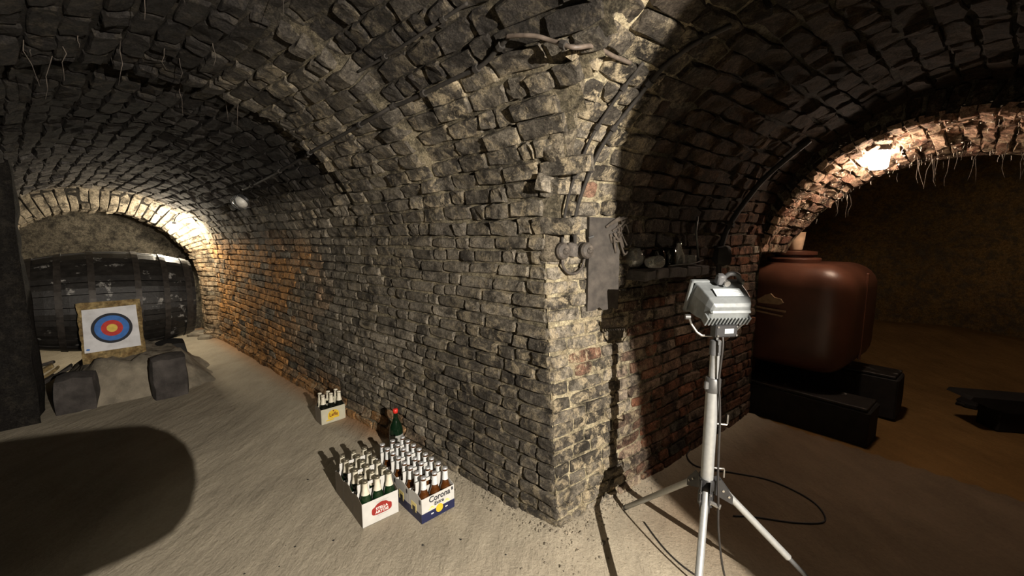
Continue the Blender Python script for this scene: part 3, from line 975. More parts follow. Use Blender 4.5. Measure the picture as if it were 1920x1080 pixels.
pts = []
for _ in range(900):
    a = RNG.random()
    if RNG.random() < 0.55:
        e = abs(RNG.normal(0, 0.05)); s = RNG.uniform(0, 0.8); p = C0 + DR * s + NR * (e + 0.01)
    else:
        e = abs(RNG.normal(0, 0.05)); s = RNG.uniform(0, 1.0); p = C0 + DL * s + NL * (e + 0.01)
    sz = 0.003 + 0.008 * RNG.random() ** 3
    pts.append((p[0], p[1], FZ(p[0], p[1]) + sz * 0.3, sz))
for _ in range(160):
    w = RNG.uniform(0, 2 * PI); q = abs(RNG.normal(0, 0.16)) + 0.02
    x, y = C0[0] + 0.06 + q * math.cos(w), C0[1] - 0.02 + q * math.sin(w)
    sz = 0.004 + 0.012 * RNG.random() ** 3
    pts.append((x, y, FZ(x, y) + sz * 0.3, sz))
tag(scatter('mortar_rubble', pts, M['sand'], 'stuff', 2), 'crumbs of mortar fallen along the foot of the brick corner', 'rubble')
pts = []
for _ in range(110):
    x, y = RNG.uniform(-1.3, 1.3), RNG.uniform(1.1, 2.4)
    if (np.array([x, y]) - C0) @ NL < 0.02 or (x > 0.2 and (np.array([x, y]) - C0) @ NR < 0.02): continue
    if -1.15 < x < -0.25 and 1.9 < y < 2.6: continue
    sz = 0.003 + 0.006 * RNG.random() ** 2
    pts.append((x, y, FZ(x, y) + sz * 0.2, sz))
tag(scatter('dark_debris', pts, M['char'], 'stuff', 3), 'dark chips and crumbs scattered over the earth floor', 'debris')

# ------------------------------------------------------------------ barrel on its stones
def build_barrel():
    c = Vector((-4.42, 4.46, 0.815))
    ax = Vector((0.69, 0.72, -0.035)).normalized()
    t = empty('barrel', (c.x, c.y, 0.30), 0, 'large black old wooden barrel lying on stones at the end of the left passage', 'barrel')
    O = Vector((c.x, c.y, 0.30))
    side = ax.cross(Vector((0, 0, 1))).normalized(); up = side.cross(ax).normalized()
    Lh = 0.66
    def rad(x): return 0.535 - 0.105 * (x / Lh) ** 2
    NS = 26
    r = np.random.default_rng(4)
    for k in range(NS):
        w0, w1 = 2 * PI * (k + 0.03) / NS, 2 * PI * (k + 0.97) / NS
        pr = r.uniform(-0.006, 0.006)
        V, F = [], []
        nx = 9
        for i in range(nx):
            x = -Lh + 2 * Lh * i / (nx - 1)
            R = rad(x) + pr
            for w, q in ((w0, R - 0.035), (w0, R), ((w0 + w1) / 2, R + 0.004), (w1, R), (w1, R - 0.035)):
                V.append(c - O + ax * x + side * math.cos(w) * q + up * math.sin(w) * q)
        for i in range(nx - 1):
            for j in range(4):
                a = i * 5 + j
                F.append((a, a + 1, a + 6, a + 5))
            F.append((i * 5 + 4, i * 5, i * 5 + 5, i * 5 + 9))
        F += [(4, 3, 2, 1, 0), tuple((nx - 1) * 5 + q for q in range(5))]
        b = MB().add(V, F)
        b.build('stave', M['wood_black'], t)
    for x, wd in ((-0.60, 0.06), (-0.40, 0.05), (-0.17, 0.05), (0.17, 0.05), (0.40, 0.05), (0.60, 0.06)):
        V, F = [], []
        n = 40
        for k in range(n):
            w = 2 * PI * k / n
            for dx, dr in ((-wd / 2, 0.006), (-wd / 2, 0.014), (wd / 2, 0.014), (wd / 2, 0.006)):
                R = rad(x + dx) + dr
                V.append(c - O + ax * (x + dx) + side * math.cos(w) * R + up * math.sin(w) * R)
        for k in range(n):
            for j in range(4):
                F.append((k * 4 + j, k * 4 + (j + 1) % 4, ((k + 1) % n) * 4 + (j + 1) % 4, ((k + 1) % n) * 4 + j))
        MB().add(V, F).build('hoop', M['hoop'], t)
    for sg in (-1, 1):
        b = MB()
        rot = Matrix((side, up, ax)).transposed()
        b.lathe([(0.40, -0.012), (0.40, 0.012)], 32, c - O + ax * sg * (Lh - 0.06), rot)
        b.build('barrel_head', M['wood_black'], t)
build_barrel()


def rock_thing(name, label, cat, loc, size, seed, mat, amp=0.22, rot=0.0, group=None, sub=2):
    t = MB().rock((0, 0, size[2] * 0.92), size, seed, amp, sub, rot).build(name, mat, None, False, auto=0.5)
    t.location = loc
    return tag(t, label, cat, group)


def mound():
    """sand and rubble heap in front of the barrel"""
    n, m = 34, 26
    cx, cy = -3.78, 3.98
    u = Vector((0.69, 0.72, 0)); v = Vector((0.72, -0.69, 0))      # along the barrel, towards the room
    V, F = [], []
    for i in range(n):
        for j in range(m):
            a = -0.66 + 1.32 * i / (n - 1); d = -0.85 + 1.32 * j / (m - 1)
            p = Vector((cx, cy, 0)) + u * a + v * d
            q = 0.10 * mnoise.noise(p * 4)
            h = 0.36 * max(0, 1 - max(0, abs(a) - 0.30 + q) / 0.30) * min(1, max(0, (0.40 - d + q) / 0.20)) ** 0.7
            h = h * (1 + 0.22 * mnoise.noise(p * 5)) + 0.05 * mnoise.noise(p * 12) * min(1, h * 5) - 0.03
            if i in (0, n - 1) or j in (0, m - 1): h = -0.06
            V.append((p.x - cx, p.y - cy, FZ(p.x, p.y) * 0.5 + h))
    F = [(i * m + j, (i + 1) * m + j, (i + 1) * m + j + 1, i * m + j + 1) for i in range(n - 1) for j in range(m - 1)]
    o = MB().add(V, F).build('sand_mound', M['sand'], None, True)
    o.location = (cx, cy, 0)
    tag(o, 'heap of grey sand and rubble under the archery target', 'sand heap')
mound()
rock_thing('stone_block', 'dark rough stone block at the right foot of the sand heap', 'stone', (-3.33, 3.80, -0.02), (0.13, 0.15, 0.21), 3, M['stone'], 0.12, 0.8)
rock_thing('stone_block', 'dark rough stone block at the left foot of the sand heap', 'stone', (-3.87, 3.47, -0.02), (0.13, 0.14, 0.17), 5, M['stone'], 0.12, 0.7)
rock_thing('stone_block', 'dark squared stone wedged under the right end of the barrel', 'stone', (-3.95, 4.55, 0.0), (0.14, 0.17, 0.17), 6, M['char'], 0.10, 0.8)
rock_thing('flat_stone', 'flat pale stone on the floor by the far plaster wall', 'stone', (-4.86, 6.20, 0.0), (0.16, 0.10, 0.035), 7, M['sand'], 0.15, 0.4)
rock_thing('flat_stone', 'small loose stone on the floor between barrel and orange wall', 'stone', (-4.60, 5.95, 0.0), (0.08, 0.06, 0.03), 8, M['sand'], 0.15, 0.2)


def scrap(name, label, loc, seed):
    r = np.random.default_rng(seed)
    t = empty(name, loc, 0, label, 'scrap wood')
    for k in range(5):
        b = MB()
        a = r.uniform(0.3, 1.1); l = r.uniform(0.25, 0.45)
        rot = Matrix.Rotation(a, 3, 'Z') @ Matrix.Rotation(r.uniform(-0.75, -0.2), 3, 'Y')
        b.box((r.uniform(-0.08, 0.08), r.uniform(-0.08, 0.08), 0.09 + 0.045 * k), (l, 0.09, 0.025), 0.004, rot, jitter=0.025, cuts=2)
        b.build('splinter', M['straw'] if k in (1, 3) else M['plank'], t)
scrap('scrap_wood', 'pile of broken pale wood scraps at the left end of the barrel', (-4.50, 3.72, 0.0), 5)


def target_board():
    loc = Vector((-3.93, 3.905, 0.0))
    t = empty('archery_target', (loc.x, loc.y, 0.33), math.radians(43.5), 'square straw archery target with blue, red and gold rings leaning on the barrel', 'target')
    tilt = Matrix.Rotation(math.radians(-9), 3, 'X')
    W, Hh = 0.45, 0.56
    def P(x, y, z): return tilt @ Vector((x, y, z))
    b = MB()
    nx, nz = 14, 16
    V, F = [], []
    for s_ in (0, 1):
        for i in range(nx + 1):
            for j in range(nz + 1):
                x = -W / 2 + W * i / nx; z = Hh * j / nz
                e = 0.010 * mnoise.noise(Vector((x * 25, s_ * 4, z * 25)))
                if i in (0, nx): x += e
                if j == 0: z += -0.03 * (1 - i / nx) + e * 1.5
                if j == nz: z += e
                V.append(P(x, (0.0 if s_ == 0 else 0.075) + 0.006 * mnoise.noise(Vector((x * 30, s_ * 9, z * 30))), z))
    m = nz + 1; half = (nx + 1) * m
    for i in range(nx):
        for j in range(nz):
            a = i * m + j
            F.append((a, a + m, a + m + 1, a + 1)); F.append((half + a, half + a + 1, half + a + m + 1, half + a + m))
    for i in range(nx):
        a = i * m; F.append((a, half + a, half + a + m, a + m)); a += nz; F.append((a, a + m, half + a + m, half + a))
    for j in range(nz):
        F.append((j, j + 1, half + j + 1, half + j)); a = nx * m + j; F.append((a, half + a, half + a + 1, a + 1))
    b.add(V, F); b.build('straw_boss', M['straw'], t)
    # paper face
    b = MB()
    px0, px1, pz0, pz1 = -0.205, 0.195, 0.075, 0.495
    b.prism([(px0, pz0), (px1, pz0 + 0.008), (px1 - 0.006, pz1 + 0.008), (px0 + 0.010, pz1 - 0.006)], -0.012, -0.009)
    b.v = [tilt @ q for q in b.v]
    b.build('paper_face', M['paper'], t)
    for nm, rr, mm, y in (('black_ring', 0.148, 'ring_black', -0.0125), ('blue_ring', 0.124, 'ring_blue', -0.0135), ('red_ring', 0.078, 'ring_red', -0.0145), ('gold_centre', 0.039, 'ring_gold', -0.0155)):
        b = MB()
        b.prism([(0.0 + rr * math.cos(2 * PI * k / 48), 0.292 + rr * math.sin(2 * PI * k / 48)) for k in range(48)], y, y + 0.003)
        b.v = [tilt @ q for q in b.v]
        b.build(nm, M[mm], t)
    b = MB(); b.prism([(-0.18 + 0.014 * math.cos(2 * PI * k / 10), 0.105 + 0.009 * math.sin(2 * PI * k / 10)) for k in range(10)], -0.0135, -0.0115)
    b.v = [tilt @ q for q in b.v]; b.build('blue_mark', M['ring_blue'], t)
target_board()

# ------------------------------------------------------------------ cartons and bottles
U_ST = Vector((0.752, 0.660, 0)).normalized()
A_ST = math.atan2(U_ST.y, U_ST.x)
A_CO = math.radians(43.2)


def text(name, body, size, mat, parent, loc, align='CENTER', shear=0.0, bold=0.0, sx=1.0, rz=0.0):
    cu = bpy.data.curves.new(name, 'FONT')
    cu.body = body; cu.size = size; cu.align_x = align; cu.align_y = 'CENTER'; cu.shear = shear
    cu.offset = bold; cu.extrude = 0.0004; cu.resolution_u = 3
    cu.materials.append(mat)
    tmp = bpy.data.objects.new(name, cu); COL.objects.link(tmp)
    dg = bpy.context.evaluated_depsgraph_get()
    me = bpy.data.meshes.new_from_object(tmp.evaluated_get(dg))
    bpy.data.objects.remove(tmp); bpy.data.curves.remove(cu)
    o = bpy.data.objects.new(name, me); COL.objects.link(o)
    o.parent = parent
    o.location = loc
    o.rotation_euler = (PI / 2, rz, 0)
    o.scale = (sx, 1, 1)
    return o


def carton_shell(t, W, D, HF, HS, mat_front, mat_side, th=0.0015):
    """open carrier: base, front and back panel, stepped ends, middle divider with hand hole"""
    b = MB(); b.box((0, 0, 0.001), (W, D, 0.002)); b.build('base_panel', mat_side, t)
    for sg in (-1, 1):
        b = MB(); b.box((0, sg * (D / 2 - th / 2), HF / 2), (W, th, HF)); b.build('front_panel' if sg < 0 else 'back_panel', mat_front, t)
    for sg in (-1, 1):
        x0, x1 = sg * (W / 2 - th), sg * W / 2
        poly = [(-D / 2, 0), (D / 2, 0), (D / 2, HF), (D * 0.16, HS), (-D * 0.16, HS), (-D / 2, HF)]
        n = len(poly)
        v = [(x0, y, z) for y, z in poly] + [(x1, y, z) for y, z in poly]
        f = [tuple(range(n)), tuple(range(2 * n - 1, n - 1, -1))] + [(i, i + n, (i + 1) % n + n, (i + 1) % n) for i in range(n)]
        MB().add(v, f).build('end_panel', mat_side, t)


def divider(t, W, HT, mat):
    # handle panel with a slot: built from four strips round the slot
    z0, z1 = HT - 0.045, HT - 0.017
    b = MB()
    b.box((0, 0, z0 / 2), (W - 0.006, 0.0025, z0))
    b.box((0, 0, (z1 + HT) / 2), (W - 0.012, 0.0025, HT - z1))
    for sg in (-1, 1):
        b.box((sg * (W / 4 + 0.016 - 0.003), 0, (z0 + z1) / 2), (W / 2 - 0.038, 0.0025, z1 - z0))
    b.build('handle_panel', mat, t)


def bottle_proto(name, glass, kind, h=0.236):
    k = h / 0.236
    prof = [(0.026, 0.0), (0.0295, 0.004), (0.0300, 0.02), (0.0300, 0.118), (0.0285, 0.134), (0.0215, 0.158), (0.0155, 0.180), (0.0135, 0.200), (0.0130, 0.222), (0.0142, 0.224), (0.0142, 0.229), (0.0125, 0.232)]
    if kind == 'stubby':
        prof = [(0.026, 0.0), (0.0300, 0.004), (0.0305, 0.02), (0.0305, 0.108), (0.0285, 0.130), (0.0200, 0.150), (0.0160, 0.170), (0.0140, 0.196), (0.0135, 0.222), (0.0148, 0.224), (0.0148, 0.229), (0.0125, 0.232)]
    o = MB().lathe([(r, z * k) for r, z in prof], 14).build(name, glass, None, True)
    kids = []
    cap = MB().lathe([(0.0150, 0.2265 * k), (0.0158, 0.2275 * k), (0.0145, 0.2345 * k), (0.010, 0.2365 * k)], 14)
    if kind == 'stubby':
        kids.append(cap.build('crown_cap', M['cap_silver'], o, True))
        kids.append(MB().lathe([(0.0300 * 1.025, 0.03), (0.0300 * 1.025, 0.095)], 14, cap=False).build('front_label', M['label_pale'], o, True))
        kids.append(MB().lathe([(0.0172, 0.168 * k), (0.0150, 0.196 * k), (0.0145, 0.218 * k)], 14, cap=False).build('neck_label', M['label_pale'], o, True))
    elif kind == 'green':
        kids.append(cap.build('crown_cap', M['cap_dark'], o, True))
        kids.append(MB().lathe([(0.0222, 0.161 * k), (0.0165, 0.181 * k), (0.0146, 0.200 * k), (0.0141, 0.2225 * k), (0.0158, 0.2255 * k)], 14, cap=False).build('neck_foil', M['foil_cream'], o, True))
        kids.append(MB().lathe([(0.0308, 0.03), (0.0308, 0.10)], 14, cap=False).build('front_label', M['label_pale'], o, True))
    else:
        kids.append(cap.build('crown_cap', M['foil_cream'], o, True))
        kids.append(MB().lathe([(0.0220, 0.160 * k), (0.0163, 0.182 * k), (0.0143, 0.201 * k), (0.0139, 0.2225 * k)], 14, cap=False).build('neck_foil', M['foil_cream'], o, True))
    return o, kids


def printed_face_red(t, W, D, HF):
    y = -D / 2 - 0.0006
    # badge: rounded plaque with a horn-like crest
    def plaque(zc, w, h, e):
        out = []
        for k in range(40):
            a = 2 * PI * k / 40
            x, z = math.cos(a), math.sin(a)
            px = math.copysign(abs(x) ** 0.45, x) * w / 2; pz = math.copysign(abs(z) ** 0.6, z) * h / 2
            if z > 0.5: pz += e * max(0, 1 - abs(x) * 2.2)
            out.append((0.006 + px, zc + pz))
        return out
    g = MB().prism(plaque(0.066, 0.112, 0.048, 0.018), y - 0.0002, y + 0.0004).build('red_badge', M['print_red'], t)
    MB().prism([(0.000 + 0.016 * math.cos(2 * PI * k / 16), 0.097 + 0.004 * math.sin(2 * PI * k / 16)) for k in range(16)], y - 0.0004, y + 0.0002).build('badge_crest', M['print_red'], t)
    text('lettering', 'STELLA', 0.0205, M['white'], t, (0.006, y - 0.0004, 0.0755), bold=0.0005, sx=1.0)
    text('lettering', 'ARTOIS', 0.0205, M['white'], t, (0.006, y - 0.0004, 0.0555), bold=0.0005, sx=1.05)
    for zc, n_ in ((0.114, 0.07), (0.108, 0.05), (0.034, 0.06)):
        MB().box((0.01, y, zc), (n_, 0.0004, 0.0012)).build('fine_print', M['print_grey'], t)


def printed_face_navy(t, W, D, HF):
    y = -D / 2 - 0.0006
    MB().box((0, y, 0.026), (W, 0.0006, 0.052)).build('navy_band', M['card_navy'], t)
    text('lettering', 'Corona', 0.047, M['print_ink'], t, (0.008, y - 0.0004, 0.113), bold=0.0009, sx=0.92, shear=0.08)
    text('lettering', 'Extra', 0.028, M['print_ink'], t, (0.004, y - 0.0004, 0.081), bold=0.0006, sx=1.0, shear=0.08)
    o = MB().prism([(0.006 + 0.0225 * math.cos(2 * PI * k / 28), 0.044 + 0.0235 * math.sin(2 * PI * k / 28)) for k in range(28)], y - 0.0010, y + 0.0004).build('gold_seal', M['print_gold'], t)
    for sg in (-1, 1):
        b = MB()
        for k in range(5):
            a = k * 0.5
            b.prism([(0.006 + sg * (0.036 + 0.006 * k) + 0.007 * math.cos(2 * PI * j / 8), 0.062 + 0.010 * math.sin(a * 1.6) + 0.0045 * math.sin(2 * PI * j / 8)) for j in range(8)], y - 0.0006, y + 0.0002)
        b.build('gold_griffin', M['print_pale_gold'], t)
        MB().box((0.006 + sg * 0.045, y - 0.0004, 0.032), (0.015, 0.0006, 0.006)).build('fine_print', M['white'], t)
    MB().box((W / 2 - 0.014, y, HF - 0.016), (0.010, 0.0006, 0.018)).build('corner_stamp', M['print_ink'], t)
    for sg in (-1, 1):                                            # the same print goes round the ends
        x = sg * (W / 2 + 0.0006)
        MB().box((x, 0, 0.026), (0.0006, D, 0.052)).build('navy_band', M['card_navy'], t)
        MB().box((x, 0.012, 0.062), (0.0008, 0.055, 0.05)).build('gold_picture', M['print_pale_gold'], t)
        MB().box((x, 0.012, 0.045), (0.0010, 0.03, 0.045)).build('bottle_picture', M['print_ink'], t)
        MB().box((x, -D / 2 + 0.016, HF - 0.02), (0.0008, 0.012, 0.024)).build('corner_stamp', M['print_ink'], t)


def printed_face_yellow(t, W, D, HF):
    y = -D / 2 - 0.0006
    poly = [(-0.045, 0.035), (0.045, 0.035)] + [(0.045 * math.cos(a) * (1 if a else 1), 0.066 + 0.040 * math.sin(a)) for a in np.linspace(0, PI, 18)]
    MB().prism(poly, y - 0.0002, y + 0.0004).build('yellow_window', M['print_gold'], t)
    MB().box((-0.03, y, 0.026), (0.06, 0.0005, 0.010)).build('yellow_scroll', M['print_gold'], t)
    text('lettering', 'Leffe', 0.042, M['print_brown'], t, (0.0, y - 0.0004, 0.066), bold=0.001, sx=0.85)
    MB().prism([(-0.004, 0.092), (0.004, 0.092), (0.006, 0.099), (0, 0.103), (-0.006, 0.099)], y - 0.0006, y + 0.0002).build('bell_mark', M['print_brown'], t)


PB_G = bottle_proto('beer_bottle', M['glass_green'], 'green')
PB_A = bottle_proto('beer_bottle', M['glass_amber'], 'stubby')
PB_L = bottle_proto('beer_bottle', M['glass_dark'], 'leffe')
USED = set()


def pack(kind, name, label, group, loc, ang, W, D, place_word):
    z = FZ(loc[0], loc[1])
    t = empty(name, (loc[0], loc[1], z), ang, label, 'carton', group)
    if kind == 'red':
        carton_shell(t, W, D, 0.133, 0.150, M['card_white'], M['card_side']); divider(t, W, 0.206, M['card_white']); printed_face_red(t, W, D, 0.133)
        (po, pk) = PB_G
    elif kind == 'navy':
        carton_shell(t, W, D, 0.136, 0.150, M['card_white'], M['card_white']); divider(t, W, 0.200, M['card_white']); printed_face_navy(t, W, D, 0.136)
        (po, pk) = PB_A
    else:
        carton_shell(t, W, D, 0.126, 0.140, M['card_cream'], M['card_side']); divider(t, W, 0.190, M['card_cream']); printed_face_yellow(t, W, D, 0.126)
        (po, pk) = PB_L
    ca, sa = math.cos(ang), math.sin(ang)
    for i, cw in enumerate(('left', 'middle', 'right')):
        for j, rw in enumerate(('front', 'back')):
            lx, ly = (i - 1) * (W / 3 - 0.001), (-1 if j == 0 else 1) * D / 4
            x, y = loc[0] + ca * lx - sa * ly, loc[1] + sa * lx + ca * ly
            bt = {'red': 'green beer bottle with cream neck foil', 'navy': 'amber beer bottle with silver cap', 'yellow': 'dark beer bottle with cream neck foil'}[kind]
            lab = f'{bt}, {rw} row {cw}, in the {place_word}'
            pos = (x, y, z + 0.003)
            if po.name not in USED:
                USED.add(po.name); o = po; o.location = pos; o.rotation_euler = (0, 0, RNG.uniform(0, 6))
            else:
                o = copy_tree(po, pk, pos, RNG.uniform(0, 6))
            tag(o, lab, 'bottle', {'red': 'bottles in the red badge cartons', 'navy': 'bottles in the white and navy cartons', 'yellow': 'bottles in the yellow window carton'}[kind])


def at_front(fl, ang, W, D, k):
    """carton centre from its front left corner, k-th carton away from the viewer"""
    ca, sa = math.cos(ang), math.sin(ang)
    lx, ly = W / 2, D / 2 + k * (D + 0.003)
    return (fl[0] + ca * lx - sa * ly, fl[1] + sa * lx + ca * ly)


for k, wd in enumerate(('nearest red badge carton', 'second red badge carton', 'rearmost red badge carton')):
    pack('red', 'beer_carton', f'white beer carton with a red badge, {("nearest", "second", "rearmost")[k]} of its row of three', 'red badge beer cartons', at_front((-0.779, 1.946), A_ST, 0.202, 0.135, k), A_ST, 0.202, 0.135, wd)
for k, wd in enumerate(('nearest', 'second', 'third', 'rearmost')):
    pack('navy', 'beer_carton', f'white and navy beer carton with a gold seal, {wd} of its row of four', 'white and navy beer cartons', at_front((-0.476, 1.974), A_CO, 0.208, 0.135, k), A_CO, 0.208, 0.135, f'{wd} white and navy carton')
pack('yellow', 'beer_carton', 'cream beer carton with a yellow arched window, standing alone by the wall', None, at_front((-1.540, 3.119), math.atan2(0.138, 0.138), 0.196, 0.13, 0), math.atan2(0.138, 0.138), 0.196, 0.13, 'yellow window carton')

t = MB().lathe([(0.040, 0), (0.046, 0.006), (0.047, 0.03), (0.047, 0.165), (0.040, 0.20), (0.022, 0.235), (0.0155, 0.258), (0.0145, 0.30), (0.0165, 0.302), (0.0165, 0.31), (0.013, 0.312)], 20).build('wine_bottle', M['glass_wine'], None, True)
t.location = (-0.815, 2.705, FZ(-0.815, 2.705))
tag(t, 'tall dark green bottle with a red capsule between cartons and brick wall', 'bottle')
MB().lathe([(0.0158, 0.288), (0.0178, 0.300), (0.0178, 0.314), (0.014, 0.318)], 16).build('red_capsule', M['red_cap'], t, True)
MB().lathe([(0.0476, 0.05), (0.0476, 0.14)], 20, cap=False).build('label', M['print_grey'], t, True)
# ------------------------------------------------------------------ work light on its tripod
def tripod_light():
    bx, by = 0.756, 1.47
    fz = FZ(bx, by)
    t = empty('tripod_floodlight', (bx, by, fz), 0, 'silver work floodlight on a three-legged stand before the right passage', 'work light')
    MB().tube([(0, 0, 0.49), (0, 0, 0.935)], 0.0235, 18).build('lower_tube', M['alu'], t, auto=0.7)
    MB().tube([(0, 0, 0.93), (0.001, 0, 1.075)], 0.0165, 16).build('upper_tube', M['alu'], t, auto=0.7)
    b = MB().lathe([(0.0262, 0.925), (0.0275, 0.93), (0.0275, 0.975), (0.025, 0.98)], 18); b.box((-0.026, -0.008, 0.952), (0.02, 0.014, 0.03), 0.003)
    b.build('tube_collar', M['steel_dark'], t, auto=0.6)
    b = MB().lathe([(0.0195, 1.068), (0.0195, 1.122), (0.014, 1.126)], 16); b.box((0.0, -0.018, 1.095), (0.012, 0.008, 0.03), 0.002)
    b.build('top_socket', M['cast_dark'], t, auto=0.6)
    MB().tube([(0.001, 0, 1.12), (0.001, 0, 1.165)], 0.010, 10).build('mounting_stud', M['steel_dark'], t, auto=0.7)
    # hub
    b = MB().lathe([(0.028, 0.535), (0.031, 0.54), (0.031, 0.57), (0.027, 0.578)], 18)
    b.lathe([(0.018, 0.462), (0.029, 0.47), (0.029, 0.515), (0.024, 0.535)], 16)
    b.build('hub_collar', M['plastic_black'], t, auto=0.6)
    b = MB().tube([(0.0, -0.025, 0.495), (0.035, -0.045, 0.485)], [0.007, 0.010], 10); b.build('clamp_knob', M['chrome'], t, auto=0.6)
    # legs
    feet = {'left': (0.621 - bx, 2.079 - by), 'near': (-0.306, -0.560), 'right': (1.33 - bx, 1.335 - by)}
    for k, (fx, fy) in feet.items():
        l = math.hypot(fx, fy); dx, dy = fx / l, fy / l
        zf = FZ(bx + fx, by + fy) - fz
        h0 = Vector((dx * 0.052, dy * 0.052, 0.545)); f0 = Vector((fx, fy, zf + 0.008))
        rad = 0.013
        if k == 'right':
            mid_ = h0.lerp(f0, 0.46)
            leg = MB().tube([h0, mid_], rad, 12).build('leg', M['alu'], t, auto=0.7)
            MB().tube([mid_ - (f0 - h0) * 0.02, f0], 0.0085, 10).build('leg_in_shade', M['cast_dark'], leg, auto=0.7)  # dark lower length paints the shaded stretch of this leg
        else:
            leg = MB().tube([h0, f0], rad, 12).build('leg', M['alu'], t, auto=0.7)
        d = (f0 - h0).normalized()
        MB().tube([f0 - d * 0.035, f0 + d * 0.0], [0.0145, 0.012], 12).build('rubber_foot', M['plastic_black'], leg, auto=0.6)
        b = MB()
        side = Vector((-dy, dx, 0))
        for sg in (-1, 1):
            c = [Vector((dx * 0.022, dy * 0.022, 0.575)), Vector((dx * 0.045, dy * 0.045, 0.585)), h0 + d * 0.055 + Vector((0, 0, 0.016)), h0 + d * 0.055 - Vector((0, 0, 0.016)), Vector((dx * 0.022, dy * 0.022, 0.525))]
            n = len(c)
            v = [p + side * sg * 0.0175 for p in c] + [p + side * sg * 0.0145 for p in c]
            b.add(v, [tuple(range(n)), tuple(range(2 * n - 1, n - 1, -1))] + [(i, i + n, (i + 1) % n + n, (i + 1) % n) for i in range(n)])
        b.build('hinge_bracket', M['plastic_black'], leg)
        b = MB()
        for p in (h0 + d * 0.005, h0 + d * 0.035):
            b.tube([p - side * 0.021, p + side * 0.021], 0.0045, 8)
        b.build('rivet', M['chrome'], leg, auto=0.6)
    # hooks on the lower tube
    for z in (0.80, 0.622):
        b = MB().tube([(0.02, -0.005, z), (0.045, -0.005, z - 0.003), (0.060, -0.005, z - 0.004)] + ([(0.062, -0.005, z + 0.002), (0.062, -0.005, z + 0.035)] if z > 0.7 else [(0.062, -0.005, z - 0.010), (0.062, -0.005, z - 0.04)]), 0.0035, 8)
        b.build('cable_hook', M['chrome'], t, auto=0.6)
    # lamp head: local frame, back towards the viewer
    R = Matrix.Rotation(math.radians(4), 3, 'Z') @ Matrix.Rotation(math.radians(21), 3, 'X')
    H0 = Vector((0.016, 0.0, 1.258))
    def head(b): b.v = [R @ v + H0 for v in b.v]; return b
    # body: front rim at +y, tapering to a narrow ridge at the back
    b = MB()
    sec = [(0.060, 0.096, 0.062), (0.045, 0.092, 0.058), (0.005, 0.088, 0.054), (-0.030, 0.082, 0.046), (-0.052, 0.074, 0.034), (-0.060, 0.066, 0.024)]
    def ring(y, w, h):
        return [(-w, y, -h), (w, y, -h), (w, y, h * 0.3), (w * 0.93, y, h), (-w * 0.93, y, h), (-w, y, h * 0.3)]
    V = []
    for y, w, h in sec: V += ring(y, w, h)
    F = [tuple(range(5, -1, -1)), tuple(range((len(sec) - 1) * 6, len(sec) * 6))]
    for i in range(len(sec) - 1):
        for k in range(6):
            F.append((i * 6 + k, i * 6 + (k + 1) % 6, (i + 1) * 6 + (k + 1) % 6, (i + 1) * 6 + k))
    b.add(V, F)
    b = head(b); ho = b.build('lamp_housing', M['cast'], t)
    bv = ho.modifiers.new('soft', 'BEVEL'); bv.width = 0.004; bv.segments = 2; bv.limit_method = 'ANGLE'
    b = MB()
    for zz in (-0.062, 0.062): b.box((0, 0.066, zz), (0.206, 0.016, 0.010), 0.002)
    for xx in (-0.098, 0.098): b.box((xx, 0.066, 0), (0.010, 0.016, 0.134), 0.002)
    head(b).build('front_frame', M['cast'], t)
    b = MB(); b.box((0, 0.068, 0), (0.186, 0.004, 0.114)); head(b).build('front_glass', M['glass_dark'], t)
    b = MB(); b.box((0, -0.052, 0.004), (0.150, 0.026, 0.014), 0.006, Matrix.Rotation(0.25, 3, 'X')); head(b).build('rear_ridge', M['cast'], t, auto=0.6)
    for i in range(13):
        x = -0.078 + 0.156 * i / 12
        b = MB(); b.box((x, -0.036, -0.032), (0.0065, 0.050, 0.036), 0.001, Matrix.Rotation(0.30, 3, 'X')); head(b).build('cooling_fin', M['cast'], t)
    b = MB(); b.box((0.0, -0.012, 0.0565), (0.100, 0.038, 0.0012), 0, Matrix.Rotation(0.28, 3, 'X')); st = head(b).build('rating_sticker', M['sticker'], t)
    b = MB()
    for dz in (-0.008, 0.0, 0.008): b.box((0.008, -0.012 + dz, 0.0572 + dz * 0.28), (0.066, 0.0022, 0.0014), 0, Matrix.Rotation(0.28, 3, 'X'))
    head(b).build('print_line', M['white'], st)
    b = MB(); b.tube(spline([(0.012, 0.060, 0.062), (0.020, 0.045, 0.100), (0.055, 0.045, 0.098), (0.078, 0.052, 0.066)], 6), 0.0085, 10); head(b).build('handle', M['cast_dark'], t, auto=0.8)
    b = MB(); b.tube([(0.004, 0.036, 0.078), (0.004, 0.010, 0.078)], [0.009, 0.011], 12); head(b).build('tilt_knob', M['chrome'], t, auto=0.7)
    b = MB(); b.box((-0.012, 0.035, 0.085), (0.03, 0.03, 0.04), 0.006); head(b).build('hinge_block', M['cast_dark'], t, auto=0.7)
    # junction box
    b = MB(); b.box((0.012, -0.030, 1.168), (0.088, 0.035, 0.046), 0.004, Matrix.Rotation(math.radians(10), 3, 'Z')); jb = b.build('junction_box', M['plastic_black'], t)
    Rz = Matrix.Rotation(math.radians(10), 3, 'Z')
    b = MB()
    for sx in (-1, 1):
        for sz in (-1, 1):
            p = Vector((sx * 0.037, -0.0185, sz * 0.016)); b.tube([Rz @ p + Vector((0.012, -0.030, 1.168)), Rz @ (p + Vector((0, -0.003, 0))) + Vector((0.012, -0.030, 1.168))], 0.0038, 8)
    b.build('screw', M['chrome'], jb)
    p = Vector((0.012, -0.030, 1.168))
    b = MB(); b.box(p + Rz @ Vector((0.008, -0.018, 0.0)), (0.036, 0.001, 0.017), 0, Rz); b.build('box_label', M['sticker'], jb)
